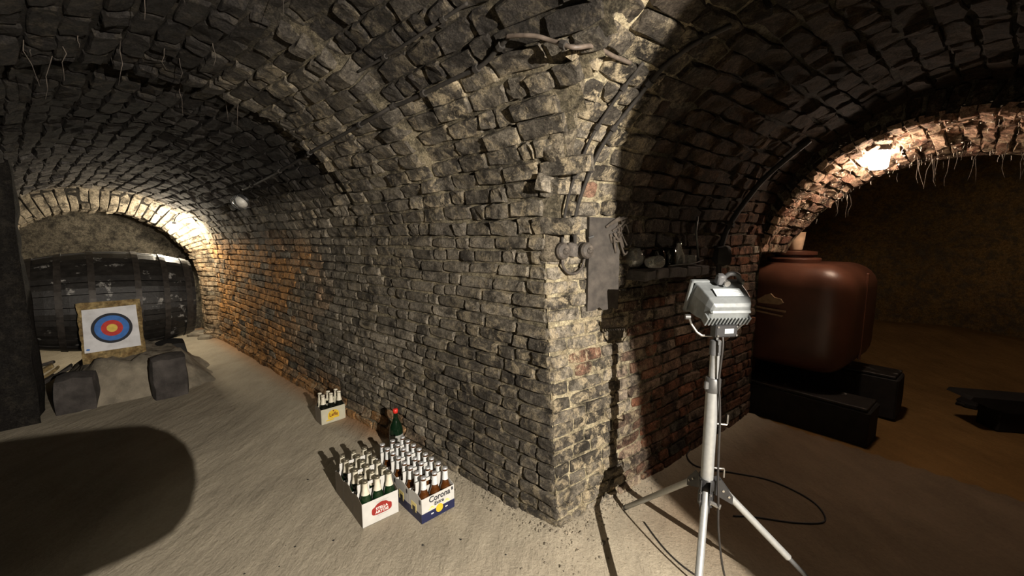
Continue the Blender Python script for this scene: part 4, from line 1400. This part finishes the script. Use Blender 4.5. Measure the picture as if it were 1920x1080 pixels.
    # U bracket
    br = [(-0.090, 0.03, 1.205), (-0.084, 0.02, 1.180), (-0.068, 0.006, 1.152), (-0.052, 0.0, 1.1405), (0.052, 0.0, 1.1385), (0.072, 0.0, 1.160), (0.094, -0.008, 1.190), (0.096, -0.012, 1.240)]
    b = MB()
    for i in range(len(br) - 1):
        a_, c_ = Vector(br[i]), Vector(br[i + 1])
        b.tube([a_, c_], 0.0042, 6)
    b.build('stirrup_bracket', M['chrome'], t)
    MB().tube([(-0.086, 0.03, 1.205), (-0.104, 0.032, 1.205)], 0.010, 10).build('side_knob', M['steel_dark'], t, auto=0.7)
    # flex
    pts = spline([(0.002, -0.040, 1.155), (0.004, -0.045, 1.11), (0.006, -0.030, 0.98), (0.014, -0.030, 0.90), (0.022, -0.026, 0.81), (0.022, -0.030, 0.72), (0.024, -0.034, 0.60), (0.026, -0.045, 0.50), (0.030, -0.05, 0.40), (0.052, -0.05, 0.26), (0.085, -0.045, 0.14), (0.11, -0.035, 0.06), (0.15, -0.03, 0.012)], 5)
    MB().tube(pts, 0.0042, 8).build('flex', M['cable_black'], t, True)
tripod_light()


def floor_cable(name, label, pts, r=0.0045, mat='cable_black'):
    P = spline([(x, y, FZ(x, y) + r * 0.9 + dz) for x, y, dz in pts], 6)
    o = MB().tube([p for p in P], r, 8).build(name, M[mat], None, True)
    return tag(o, label, 'cable')


floor_cable('power_cable', 'black cable lying in a wide loop on the floor of the right passage',
            [(1.42, 2.95, 0), (1.30, 2.74, 0), (1.20, 2.62, 0), (1.22, 2.50, 0), (1.42, 2.43, 0), (1.60, 2.36, 0), (1.70, 2.22, 0), (1.72, 2.10, 0), (1.66, 1.99, 0), (1.50, 1.985, 0), (1.32, 2.02, 0), (1.20, 2.03, 0)])
floor_cable('power_cable', 'thin black cable trailing across the lit floor beside the tripod',
            [(0.93, 1.45, 0), (1.02, 1.50, 0), (1.04, 1.60, 0), (0.98, 1.62, 0), (0.88, 1.60, 0), (0.80, 1.67, 0), (0.74, 1.80, 0), (0.70, 1.98, 0)], 0.004)

# ------------------------------------------------------------------ things fixed to the walls
def on_right(s, u, off): return Vector(S_right(np.array([s]), np.array([u]), np.array([off]))[0])
def on_left(s, u, off): return Vector(S_left(np.array([s]), np.array([u]), np.array([off]))[0])
ANG_R = math.atan2(DR[1], DR[0])


def plank():
    p = on_right(0.318, 1.13, 0.03)
    t = empty('weathered_board', p, ANG_R - 0.30, 'tall weathered grey board hung on the sunlit-looking brick beside two old switches', 'board')
    t['label'] = 'tall weathered grey board hung on the brick beside two old switches'
    W, Hh = 0.185, 0.475
    n = 14
    left = [(-W / 2 + 0.003 * mnoise.noise(Vector((0, i * 0.7, 0))), Hh * i / n) for i in range(n + 1)]
    right = [(W / 2 - 0.010 * abs(mnoise.noise(Vector((4, i * 1.3, 2)))) - (0.016 if i > 9 else 0), Hh * i / n) for i in range(n + 1)]
    bottom = [(-W / 2 + W * k / 8, 0.012 * abs(mnoise.noise(Vector((k * 1.9, 7, 1)))) + (0.012 if k in (3, 6) else 0)) for k in range(1, 8)]
    top = [(W / 2 - W * k / 8, Hh - 0.01 * abs(mnoise.noise(Vector((k * 1.7, 3, 5))))) for k in range(1, 8)]
    poly = left[::-1] + bottom + right + top
    MB().prism(poly, -0.022, 0.006).build('board_plank', M['plank'], t)
    b = MB()
    r = np.random.default_rng(9)
    for k in range(9):
        x0, z0 = r.uniform(-0.01, 0.09), Hh - r.uniform(0.0, 0.14)
        pts = [(x0, -0.028, z0)]
        for q in range(4):
            pts.append((pts[-1][0] + r.uniform(0.0, 0.03), -0.03 + r.uniform(-0.012, 0.012), pts[-1][2] + r.uniform(-0.06, 0.03)))
        b.tube(spline(pts, 4), 0.0035 + 0.003 * r.random(), 6)
    for k in range(3):
        b.tube(spline([(0.00 + 0.02 * k, -0.028, Hh - 0.05 + 0.01 * k), (0.04 + 0.02 * k, -0.034, Hh - 0.02 + 0.004 * k), (0.08 + 0.022 * k, -0.03, Hh + 0.0)], 4), 0.006, 7)
    b.build('dead_root', M['root'], t, True)
    MB().tube([(-W / 2 - 0.004, -0.024, Hh * 0.78), (-W / 2 + 0.02, -0.032, Hh * 0.80)], 0.006, 8).build('nail', M['steel_dark'], t)
plank()


def switch(name, label, s, u, knob):
    p = on_right(s, u, 0.004)
    t = empty(name, p, ANG_R - 0.15, label, 'switch')
    rx = Matrix.Rotation(PI / 2, 3, 'X')                              # lathe axis towards the room (-y)
    MB().lathe([(0.042, 0.0), (0.044, 0.01), (0.040, 0.022), (0.034, 0.026)], 20, (0, 0, 0), rx).build('base_dome', M['bakelite'], t, auto=0.6)
    MB().lathe([(0.036, 0.024), (0.040, 0.030), (0.040, 0.050), (0.033, 0.060), (0.016, 0.066)], 20, (0, 0, 0), rx).build('cover', M['bakelite'], t, auto=0.6)
    MB().lathe([(0.014, 0.062), (0.016, 0.070), (0.010, 0.076)], 12, (0, 0, 0), rx).build('turn_knob', M['bakelite'], t, auto=0.6)
    b = MB().box((0, -0.074, 0), (0.030, 0.010, 0.007), 0.002, Matrix.Rotation(0.7, 3, 'Y')); b.build('turn_lever', M['bakelite'], t)
    return t
switch('rotary_switch', 'round old rotary switch farther from the board, furred with grey dirt', 0.062, 1.44, 0)
switch('rotary_switch', 'round old rotary switch close against the weathered board', 0.208, 1.44, 0)
tag(MB().rock(on_right(0.135, 1.445, 0.02), (0.024, 0.028, 0.034), 12, 0.25).build('junction_lump', M['bakelite'], None, False, auto=0.5), 'dirty round junction box squeezed between the two rotary switches', 'junction box')


def wall_cable(name, label, pts, r, mat, clips=0):
    P = spline(pts, 7)
    t = MB().tube(P, r, 8).build(name, M[mat], None, True)
    tag(t, label, 'cable')
    for k in range(clips):
        i = int(len(P) * (k + 0.5) / clips)
        q = P[i]; d = (P[min(i + 1, len(P) - 1)] - P[max(i - 1, 0)]).normalized()
        MB().tube([q - d * 0.011, q + d * 0.011], r * 1.8, 8).build('cable_clip', M['cable_old'], t)
    return t


wall_cable('switch_cable', 'short cable loop hanging under the two rotary switches', [on_right(0.069, 1.41, 0.03), on_right(0.07, 1.37, 0.03), on_right(0.10, 1.335, 0.03), on_right(0.145, 1.33, 0.03), on_right(0.185, 1.355, 0.03), on_right(0.205, 1.40, 0.03)], 0.007, 'bakelite')
wall_cable('conduit', 'dark cable running up the bright brick from the switch nearer the corner', [on_right(s, u, 0.03) for s, u in ((0.069, 1.47), (0.077, 1.575), (0.085, 1.75), (0.094, 1.89), (0.096, 2.03), (0.102, 2.14), (0.104, 2.25), (0.104, 2.38))], 0.007, 'cable_old', 4)
wall_cable('conduit', 'dark cable running up the bright brick from the switch by the board', [on_right(s, u, 0.03) for s, u in ((0.144, 1.47), (0.144, 1.633), (0.161, 1.808), (0.169, 1.954), (0.186, 2.09), (0.202, 2.225), (0.205, 2.38), (0.236, 2.506), (0.303, 2.613))], 0.009, 'cable_old', 5)
wall_cable('conduit', 'long dark cable along the left vault above the beer cartons', [on_left(s, u, 0.03) for s, u in ((3.40, 2.10), (3.05, 2.12), (2.5, 2.17), (2.067, 2.21), (1.85, 2.23), (1.75, 2.26), (1.271, 2.305), (0.873, 2.342), (0.75, 2.338), (0.64, 2.333), (0.29, 2.342), (0.10, 2.342), (-0.02, 2.37), (-0.087, 2.40))], 0.009, 'cable_old', 9)
wall_cable('bent_pipe', 'bare thin pipe crossing the crown of the brick corner', [on_left(-0.095, 2.41, 0.04), on_left(-0.16, 2.40, 0.05), on_left(-0.211, 2.38, 0.05), on_left(-0.25, 2.352, 0.05), on_right(-0.28, 2.333, 0.05), on_right(-0.187, 2.361, 0.04), on_right(-0.037, 2.361, 0.03), on_right(0.06, 2.36, 0.025)], 0.008, 'pipe_dull', 1)
wall_cable('conduit', 'thin dark cable higher up the left vault behind the first one', [on_left(s, u, 0.03) for s, u in ((0.77, 2.55), (0.55, 2.548), (0.33, 2.555), (0.12, 2.555), (-0.02, 2.555))], 0.006, 'cable_old', 2)
wall_cable('hose', 'thick black hose hanging down the right vault above the floodlight', [on_right(s, u, 0.04) for s, u in ((1.86, 2.35), (1.785, 2.054), (1.703, 1.843), (1.595, 1.612), (1.541, 1.452), (1.532, 1.301), (1.568, 1.171))], 0.018, 'char', 1)
tag(MB().rock(on_right(1.54, 1.38, 0.05), (0.05, 0.045, 0.065), 21, 0.2).build('hose_joint', M['char'], None, False, auto=0.5), 'black lumpy joint box on the hose behind the floodlight', 'pipe joint')


def ledge():
    a, b_ = on_right(0.54, 1.27, 0.0), on_right(1.28, 1.27, 0.0)
    c = (a + b_) / 2
    t = empty('wall_ledge', c, ANG_R, 'rough brick ledge in the right wall holding dusty glass jars', 'shelf')
    r = np.random.default_rng(3)
    x = -0.37
    while x < 0.34:
        l = r.uniform(0.10, 0.22)
        MB().box((x + l / 2, -0.055, 0.03), (l - 0.008, 0.13, 0.062), 0.006, jitter=0.012, cuts=1).build('ledge_stone', M['stone'], t)
        x += l
    return t
ledge()


def jar(name, label, s, off, u, prof, n=18, group='jars on the brick ledge', rot=None, mat='jar_glass', kids=()):
    p = on_right(s, u, off)
    o = MB().lathe(prof, n, (0, 0, 0), rot, cap=False)
    o = o.build(name, M[mat], None, True)
    o.location = p
    sm = o.modifiers.new('wall', 'SOLIDIFY'); sm.thickness = 0.003; sm.offset = -1
    tag(o, label, 'jar', group)
    for nm, pr, mm in kids:
        MB().lathe(pr, n, (0, 0, 0), rot).build(nm, M[mm], o, True)
    return o
ZJ = 1.335
globe = [(0.002, 0.0), (0.030, 0.003), (0.048, 0.025), (0.054, 0.055), (0.046, 0.085), (0.030, 0.105), (0.027, 0.112)]
jar('glass_globe', 'clear round glass globe standing on the ledge beside the board', 0.60, 0.02, ZJ, globe)
lying = Matrix.Rotation(PI / 2, 3, 'Y')
Rl = Matrix.Rotation(ANG_R, 3, 'Z') @ lying
jar('glass_tumbler', 'bright clear tumbler lying on its side at the front of the ledge', 0.575, 0.128, ZJ + 0.036, [(0.002, 0.0), (0.026, 0.002), (0.032, 0.02), (0.034, 0.10), (0.035, 0.105)], rot=Rl)
jar('glass_jar', 'dark squat jar in the middle of the ledge', 0.76, 0.06, ZJ, [(0.002, 0.0), (0.040, 0.002), (0.045, 0.01), (0.045, 0.075), (0.035, 0.09), (0.035, 0.10)], mat='glass_dark')
jar('glass_jar', 'dark straight jar with a pale rim beside the squat jar', 0.875, 0.06, ZJ, [(0.002, 0.0), (0.036, 0.002), (0.040, 0.01), (0.040, 0.095), (0.033, 0.10), (0.033, 0.108)], mat='glass_dark')
jar('glass_flask', 'clear narrow-necked flask on the ledge with a bright streak', 0.99, 0.05, ZJ, [(0.002, 0.0), (0.036, 0.002), (0.040, 0.01), (0.038, 0.06), (0.020, 0.10), (0.015, 0.12), (0.016, 0.145)])
jar('glass_jar', 'small low clear jar at the bracket end of the ledge', 1.12, 0.05, ZJ, [(0.002, 0.0), (0.034, 0.002), (0.038, 0.01), (0.038, 0.055), (0.032, 0.06)])
t = MB().tube([on_right(1.15, 1.66, 0.04), on_right(1.155, 1.55, 0.05), on_right(1.19, 1.34, 0.07)], 0.007, 8)
tag(t.build('iron_bracket', M['steel_dark'], None, True), 'thin dark iron rod standing at the far end of the ledge', 'rod')
t = MB().tube(spline([on_right(0.78, 1.342, 0.115), on_right(0.92, 1.345, 0.115), on_right(1.05, 1.345, 0.11), on_right(1.22, 1.36, 0.08)], 4), 0.004, 6)
tag(t.build('wire', M['cable_old'], None, True), 'thin stiff wire lying along the front of the ledge', 'wire')

# lamps
def bulb():
    t = empty('light_bulb', BULB_L, 0, 'glowing bare bulb under the vault at the end of the left passage', 'lamp')
    MB().lathe([(0.004, -0.075), (0.030, -0.065), (0.042, -0.035), (0.036, -0.005), (0.018, 0.018)], 14).build('glass_bulb', M['bulb'], t, True)
    MB().lathe([(0.020, 0.015), (0.022, 0.055), (0.010, 0.06)], 12).build('bulb_socket', M['plastic_black'], t, auto=0.6)
    MB().tube([(0, 0, 0.055), (0.01, 0.02, 0.12), (0.03, 0.08, 0.18)], 0.005, 6).build('flex', M['cable_black'], t, True)
bulb()


def arch_lamp():
    t = empty('arch_lamp', LAMP_R, 0, 'glowing glass jar lamp fixed under the right brick arch', 'lamp')
    MB().lathe([(0.046, -0.075), (0.055, -0.062), (0.060, 0.035), (0.056, 0.050)], 16).build('glass_jar', M['jar_lamp'], t, True)
    MB().lathe([(0.058, 0.050), (0.060, 0.056), (0.056, 0.085), (0.042, 0.10), (0.03, 0.13)], 16).build('lamp_base', M['bakelite'], t, auto=0.6)
arch_lamp()
def bulkhead():
    p = on_left(3.70, 1.98, 0.0)
    q = on_left(3.70, 1.98, 1.0) - p
    zax = q.normalized(); xax = Vector((DL[0], DL[1], 0)); xax = (xax - zax * xax.dot(zax)).normalized(); yax = zax.cross(xax)
    R = Matrix((xax, yax, zax)).transposed()
    t = empty('bulkhead_lamp', p, 0, 'unlit oval bulkhead lamp with milky glass on the left vault', 'lamp')
    def place(b): b.v = [R @ v for v in b.v]; return b
    def oval(prof): 
        b = MB().lathe(prof, 20); b.v = [Vector((v.x * 1.75, v.y, v.z)) for v in b.v]; return b
    place(oval([(0.075, 0.0), (0.075, 0.02), (0.066, 0.03)])).build('lamp_base', M['steel_dark'], t, auto=0.6)
    place(oval([(0.068, 0.028), (0.066, 0.055), (0.050, 0.080), (0.010, 0.092)])).build('lamp_cover', M['lamp_glass'], t, True)
    for k in (-0.07, 0.0, 0.07):
        place(MB().tube([(k, -0.070, 0.03), (k, -0.062, 0.075), (k, -0.02, 0.098), (k, 0.02, 0.098), (k, 0.062, 0.075), (k, 0.070, 0.03)], 0.004, 6)).build('cage_wire', M['steel_dark'], t)
bulkhead()

# ------------------------------------------------------------------ roots, threads and cobwebs
def strands(name, label, seeds, mat, lrange, r0, seed):
    r = np.random.default_rng(seed)
    b = MB()
    for p in seeds:
        l = r.uniform(*lrange); q = Vector(p); pts = [q.copy()]
        for k in range(4):
            q = q + Vector((r.normal(0, 0.22), r.normal(0, 0.22), -1)) * (l / 4); pts.append(q.copy())
        b.tube(pts, [r0, r0 * 0.9, r0 * 0.7, r0 * 0.5, r0 * 0.25], 4, cap=False)
    o = b.build(name, M[mat], None, True)
    return tag(o, label, 'roots', kind='stuff')


r_ = np.random.default_rng(17)
sd = [S_left(np.array([r_.uniform(0.5, 2.2)]), np.array([r_.uniform(2.7, 4.2)]), np.array([0.0]))[0] for _ in range(26)]
strands('hanging_roots', 'thin roots hanging from the left vault', sd, 'root', (0.04, 0.20), 0.0022, 5)
sd = [S_arch(np.array([r_.uniform(0.25, 0.9)]), np.array([r_.uniform(0.5, 2.6)]), np.array([0.0]))[0] for _ in range(190)]
strands('hanging_cobwebs', 'pale cobweb threads hanging under the right brick arch', sd, 'web', (0.008, 0.045), 0.0020, 6)
sd = [S_arch(np.array([r_.uniform(0.6, 0.92)]), np.array([r_.uniform(0.6, 2.4)]), np.array([0.0]))[0] for _ in range(34)]
strands('hanging_roots', 'dark roots hanging behind the right brick arch', sd, 'root', (0.05, 0.26), 0.003, 7)
def flecks():
    pts = []
    for _ in range(330):
        d, th = (r_.uniform(-0.03, 0.10), r_.uniform(0.3, 2.7)) if r_.random() < 0.45 else (r_.uniform(0.0, 0.75), r_.uniform(0.3, 2.7))
        p = S_arch(np.array([d]), np.array([th]), np.array([0.03 if d > 0 else r_.uniform(-0.06, 0.02)]))[0]
        pts.append((p[0], p[1], p[2], 0.004 + 0.010 * r_.random() ** 2))
    return pts
tag(scatter('cobweb_flecks', flecks(), M['web'], 'stuff', 8), 'pale dusty flecks clinging to the right arch', 'cobwebs')

# ------------------------------------------------------------------ beyond the arch: tank, sleepers, bench
def inR(s, w, z): return Vector((C0[0] + s * DR[0] + w * NR[0], C0[1] + s * DR[1] + w * NR[1], z))


def tank():
    base = inR(3.07, 0.03, 0.37)
    t = empty('tank', base, ANG_R, 'rust-brown rounded storage tank on black beams beyond the right arch', 'tank')
    # local x: into the chamber (along the passage), y: towards -w (left); front face at x=-0.5
    bm = bmesh.new()
    bmesh.ops.create_cube(bm, size=1.0)
    for v in bm.verts: v.co = Vector((v.co.x * 1.05, v.co.y * 1.02, v.co.z * 0.92 + 0.47))
    bmesh.ops.bevel(bm, geom=list(bm.edges), offset=0.20, segments=6, affect='EDGES', profile=0.55)
    for v in bm.verts:
        x, y, z = v.co
        k = 1 - 0.10 * (y / 0.5) ** 2 if z > 0.5 else 1
        z = 0.47 + (z - 0.47) * k
        bul = 0.03 * math.cos(y * PI * 0.9) * math.cos((z - 0.47) * PI * 0.8)
        v.co = Vector((x + (bul if x > 0 else -bul), y * (1 + 0.03 * math.cos((z - 0.47) * PI)), z))
    bm.verts.index_update()
    b = MB().add([v.co.copy() for v in bm.verts], [[v.index for v in f.verts] for f in bm.faces]); bm.free()
    b.build('tank_body', M['tank'], t, True)
    # neck and lid on top
    b = MB().lathe([(0.20, 0.90), (0.21, 0.945), (0.20, 0.955), (0.15, 0.96), (0.15, 0.975), (0.175, 0.985), (0.175, 1.01), (0.10, 1.018)], 26, (-0.07, 0.01, 0)); b.build('manhole_lid', M['tank'], t, auto=0.6)
    # seam
    b = MB().box((-0.02, -0.515, 0.47), (0.025, 0.02, 0.74), 0.006); b.build('moulded_seam', M['tank'], t)
    # emblem: a pale twin-peaked cloud over two lines, on the front face
    x = -0.562
    pk = [(0.0, 0.0), (0.16, 0.0), (0.19, 0.02), (0.17, 0.05), (0.12, 0.06), (0.09, 0.09), (0.05, 0.075), (0.02, 0.05), (-0.01, 0.03)]
    def decal(poly, nm):
        n = len(poly)
        v = [(x, -p[0], p[1]) for p in poly] + [(x + 0.02, -p[0], p[1]) for p in poly]
        MB().add(v, [tuple(range(n)), tuple(range(2 * n - 1, n - 1, -1))] + [(i, i + n, (i + 1) % n + n, (i + 1) % n) for i in range(n)]).build(nm, M['tank_mark'], t)
    ox, oz = -0.10, 0.57
    decal([(p[0] + ox, p[1] + oz) for p in pk], 'pale_emblem')
    decal([(ox - 0.02, oz - 0.03), (ox + 0.21, oz - 0.045), (ox + 0.21, oz - 0.06), (ox - 0.02, oz - 0.045)], 'pale_stripe')
    decal([(ox - 0.02, oz - 0.065), (ox + 0.19, oz - 0.085), (ox + 0.19, oz - 0.10), (ox - 0.02, oz - 0.08)], 'pale_stripe')
    return t
tank()

def mug(): 
    p = inR(3.0, 0.03, 1.39)
    t = MB().lathe([(0.045, 0), (0.05, 0.01), (0.062, 0.10), (0.066, 0.16), (0.070, 0.165)], 18)
    o = t.build('enamel_pot', M['enamel'], None, True); o.location = p
    tag(o, 'pale cylindrical pot standing on the lid of the brown tank', 'pot')
    MB().lathe([(0.064, 0.158), (0.060, 0.158)], 18).build('pot_inside', M['char'], o, True)
    MB().tube(spline([(-0.055, 0.02, 0.13), (-0.10, 0.03, 0.12), (-0.10, 0.03, 0.05), (-0.052, 0.02, 0.03)], 4), 0.006, 6).build('pot_handle', M['enamel'], o, True)
    o = MB().lathe([(0.03, 0), (0.035, 0.01), (0.012, 0.04), (0.012, 0.06), (0.06, 0.12), (0.062, 0.125)], 16).build('funnel', M['char'], None, True)
    o.location = inR(2.95, -0.145, 1.36)
    tag(o, 'small dark funnel standing beside the pale pot on the tank', 'funnel')
mug()


def sleeper(label, a, ang, size):
    t = empty('timber_beam', a, ang, label, 'beam')
    MB().box((0, 0, size[2] / 2), size, 0.012, jitter=0.01, cuts=1).build('beam_body', M['char'], t)
    MB().box((0, 0, size[2] + 0.012), (size[0] * 0.96, size[1] * 0.98, 0.022), 0.004, jitter=0.004).build('top_board', M['wood_black'], t)
    return t
p = inR(2.62, 0.26, 0); sleeper('short black beam lying nearest the arch under the tank', (p.x, p.y, FZ(p.x, p.y) - 0.01), ANG_R - PI / 2, (0.98, 0.30, 0.29))
p = inR(3.42, 0.22, 0); sleeper('black beam at the back under the tank', (p.x, p.y, FZ(p.x, p.y) - 0.01), ANG_R - PI / 2, (1.12, 0.30, 0.36))


def bench():
    x, y = 3.98, 3.22
    z = FZ(x, y)
    t = empty('old_bench', (x, y, z), math.radians(-12), 'dark plank bench on a block at the far right of the chamber', 'bench')
    MB().prism([(-0.24, 0.26), (-0.10, 0.20), (0.02, 0.17), (0.45, 0.18), (0.45, 0.27), (-0.22, 0.285)], -0.12, 0.12).build('bench_top', M['char'], t)
    MB().box((0.10, 0, 0.09), (0.24, 0.20, 0.19), 0.01, jitter=0.01, cuts=1).build('bench_block', M['char'], t)
bench()
for i, (s, w, sz) in enumerate(((3.2, 1.55, 0.05), (4.2, 1.15, 0.07), (3.6, 1.75, 0.06))):
    p = inR(s, w, 0); rock_thing('loose_stone', ('small dark stone on the earth left of the bench', 'dark flat stone on the earth slope behind the tank', 'dark stone lying near the far right bench')[i], 'stone', (p.x, p.y, FZ(p.x, p.y) - 0.01), (sz * 1.6, sz, sz * 0.4), 30 + i, M['char'], 0.2, 0.5)
# ------------------------------------------------------------------ the photographer, standing just behind the camera
def person():
    t = empty('person', (0.18, -0.20, FZ(0.18, -0.20)), 0, 'person in dark jacket and trousers standing behind the camera, right arm raised to hold it', 'person')
    V, E_, Rd = [], [], []
    def j(p, r, par=None):
        V.append(p); Rd.append(r)
        if par is not None: E_.append((par, len(V) - 1))
        return len(V) - 1
    pel = j((0, 0, 0.95), (0.165, 0.12))
    wst = j((0, 0.0, 1.10), (0.145, 0.105), pel)
    chs = j((0, 0.0, 1.30), (0.175, 0.125), wst)
    upc = j((0, -0.005, 1.42), (0.13, 0.095), chs)
    nck = j((0, 0.0, 1.50), (0.055, 0.058), upc)
    hd0 = j((0, 0.02, 1.58), (0.075, 0.085), nck)
    hd1 = j((0, 0.025, 1.67), (0.078, 0.095), hd0)
    j((0, 0.02, 1.73), (0.055, 0.065), hd1)
    for sg in (-1, 1):
        hip = j((sg * 0.095, 0, 0.88), (0.095, 0.095), pel)
        kn = j((sg * 0.105, 0.01, 0.50), (0.060, 0.065), hip)
        cf = j((sg * 0.108, -0.01, 0.36), (0.055, 0.062), kn)
        an = j((sg * 0.11, -0.02, 0.09), (0.038, 0.045), cf)
        hl = j((sg * 0.11, 0.01, 0.045), (0.040, 0.045), an)
        j((sg * 0.125, 0.15, 0.035), (0.038, 0.032), hl)
    hands = []
    for sg, elb, wr in ((1, (0.245, 0.30, 1.31), (-0.01, 0.165, 1.38)), (-1, (-0.255, -0.05, 1.12), (-0.275, 0.02, 0.88))):
        sh = j((sg * 0.185, -0.01, 1.38), (0.078, 0.078), upc)
        el = j(elb, (0.095, 0.095) if sg > 0 else (0.05, 0.05), sh)
        w = j(wr, (0.028, 0.030), el)
        d = (Vector(wr) - Vector(elb)).normalized()
        pm = j(tuple(Vector(wr) + d * 0.055), (0.034, 0.022), w)
        hands.append((sg, Vector(wr), d, w))
    me = bpy.data.meshes.new('body'); me.from_pydata(V, E_, []); me.materials.append(M['jacket']); me.materials.append(M['trousers']); me.materials.append(M['skin'])
    o = bpy.data.objects.new('body', me); COL.objects.link(o); o.parent = t
    sk = o.modifiers.new('skin', 'SKIN')
    for i, r in enumerate(Rd): me.skin_vertices[0].data[i].radius = r
    me.skin_vertices[0].data[0].use_root = True
    sb = o.modifiers.new('smooth', 'SUBSURF'); sb.levels = 2; sb.render_levels = 2
    dg = bpy.context.evaluated_depsgraph_get()
    nm = bpy.data.meshes.new_from_object(o.evaluated_get(dg))
    o.modifiers.clear(); o.data = nm
    nm.materials.clear()
    for m in ('jacket', 'trousers', 'skin'): nm.materials.append(M[m])
    for f in nm.polygons:
        f.use_smooth = True
        z = f.center.z
        hand = any((f.center - w).dot(d) > 0.0 and (f.center - w).length < 0.14 for _, w, d, _ in hands)
        f.material_index = 2 if (z > 1.50 or hand) else (1 if z < 0.93 else 0)
    # fingers, nose, ears, eyes, mouth, hair, shoes as parts of the figure
    for sg, w, d, _ in hands:
        side = d.cross(Vector((0, 0, 1))).normalized(); upv = side.cross(d)
        for k in range(4):
            b0 = w + d * 0.075 + side * (k - 1.5) * 0.017
            L_ = (0.058, 0.066, 0.062, 0.048)[k]
            MB().tube(spline([b0 - d * 0.02, b0 + d * L_ * 0.45, b0 + d * L_ * 0.75 + upv * L_ * 0.3, b0 + d * L_ * 0.70 + upv * L_ * 0.62], 3), 0.0075, 8).build('finger', M['skin'], t, True)
        b0 = w + d * 0.03 - side * sg * 0.028
        MB().tube(spline([b0, b0 + d * 0.03 - side * sg * 0.018, b0 + d * 0.05 - side * sg * 0.016 + upv * 0.02], 3), 0.009, 8).build('thumb', M['skin'], t, True)
    MB().rock((0, 0.115, 1.615), (0.012, 0.018, 0.022), 2, 0.1).build('nose', M['skin'], t, True)
    for sg in (-1, 1):
        MB().rock((sg * 0.083, 0.01, 1.62), (0.010, 0.020, 0.030), 3, 0.1).build('ear', M['skin'], t, True)
        MB().rock((sg * 0.032, 0.100, 1.645), (0.012, 0.008, 0.008), 4, 0.05).build('eye', M['white'], t, True)
        MB().rock((sg * 0.125, 0.075, 0.042), (0.045, 0.125, 0.036), 5, 0.08).build('shoe', M['shoe'], t, True)
    MB().rock((0, 0.103, 1.575), (0.024, 0.008, 0.006), 6, 0.1).build('mouth', M['print_red'], t, True)
    MB().rock((0, -0.005, 1.705), (0.090, 0.100, 0.060), 7, 0.12).build('hair', M['hair'], t, True)
person()
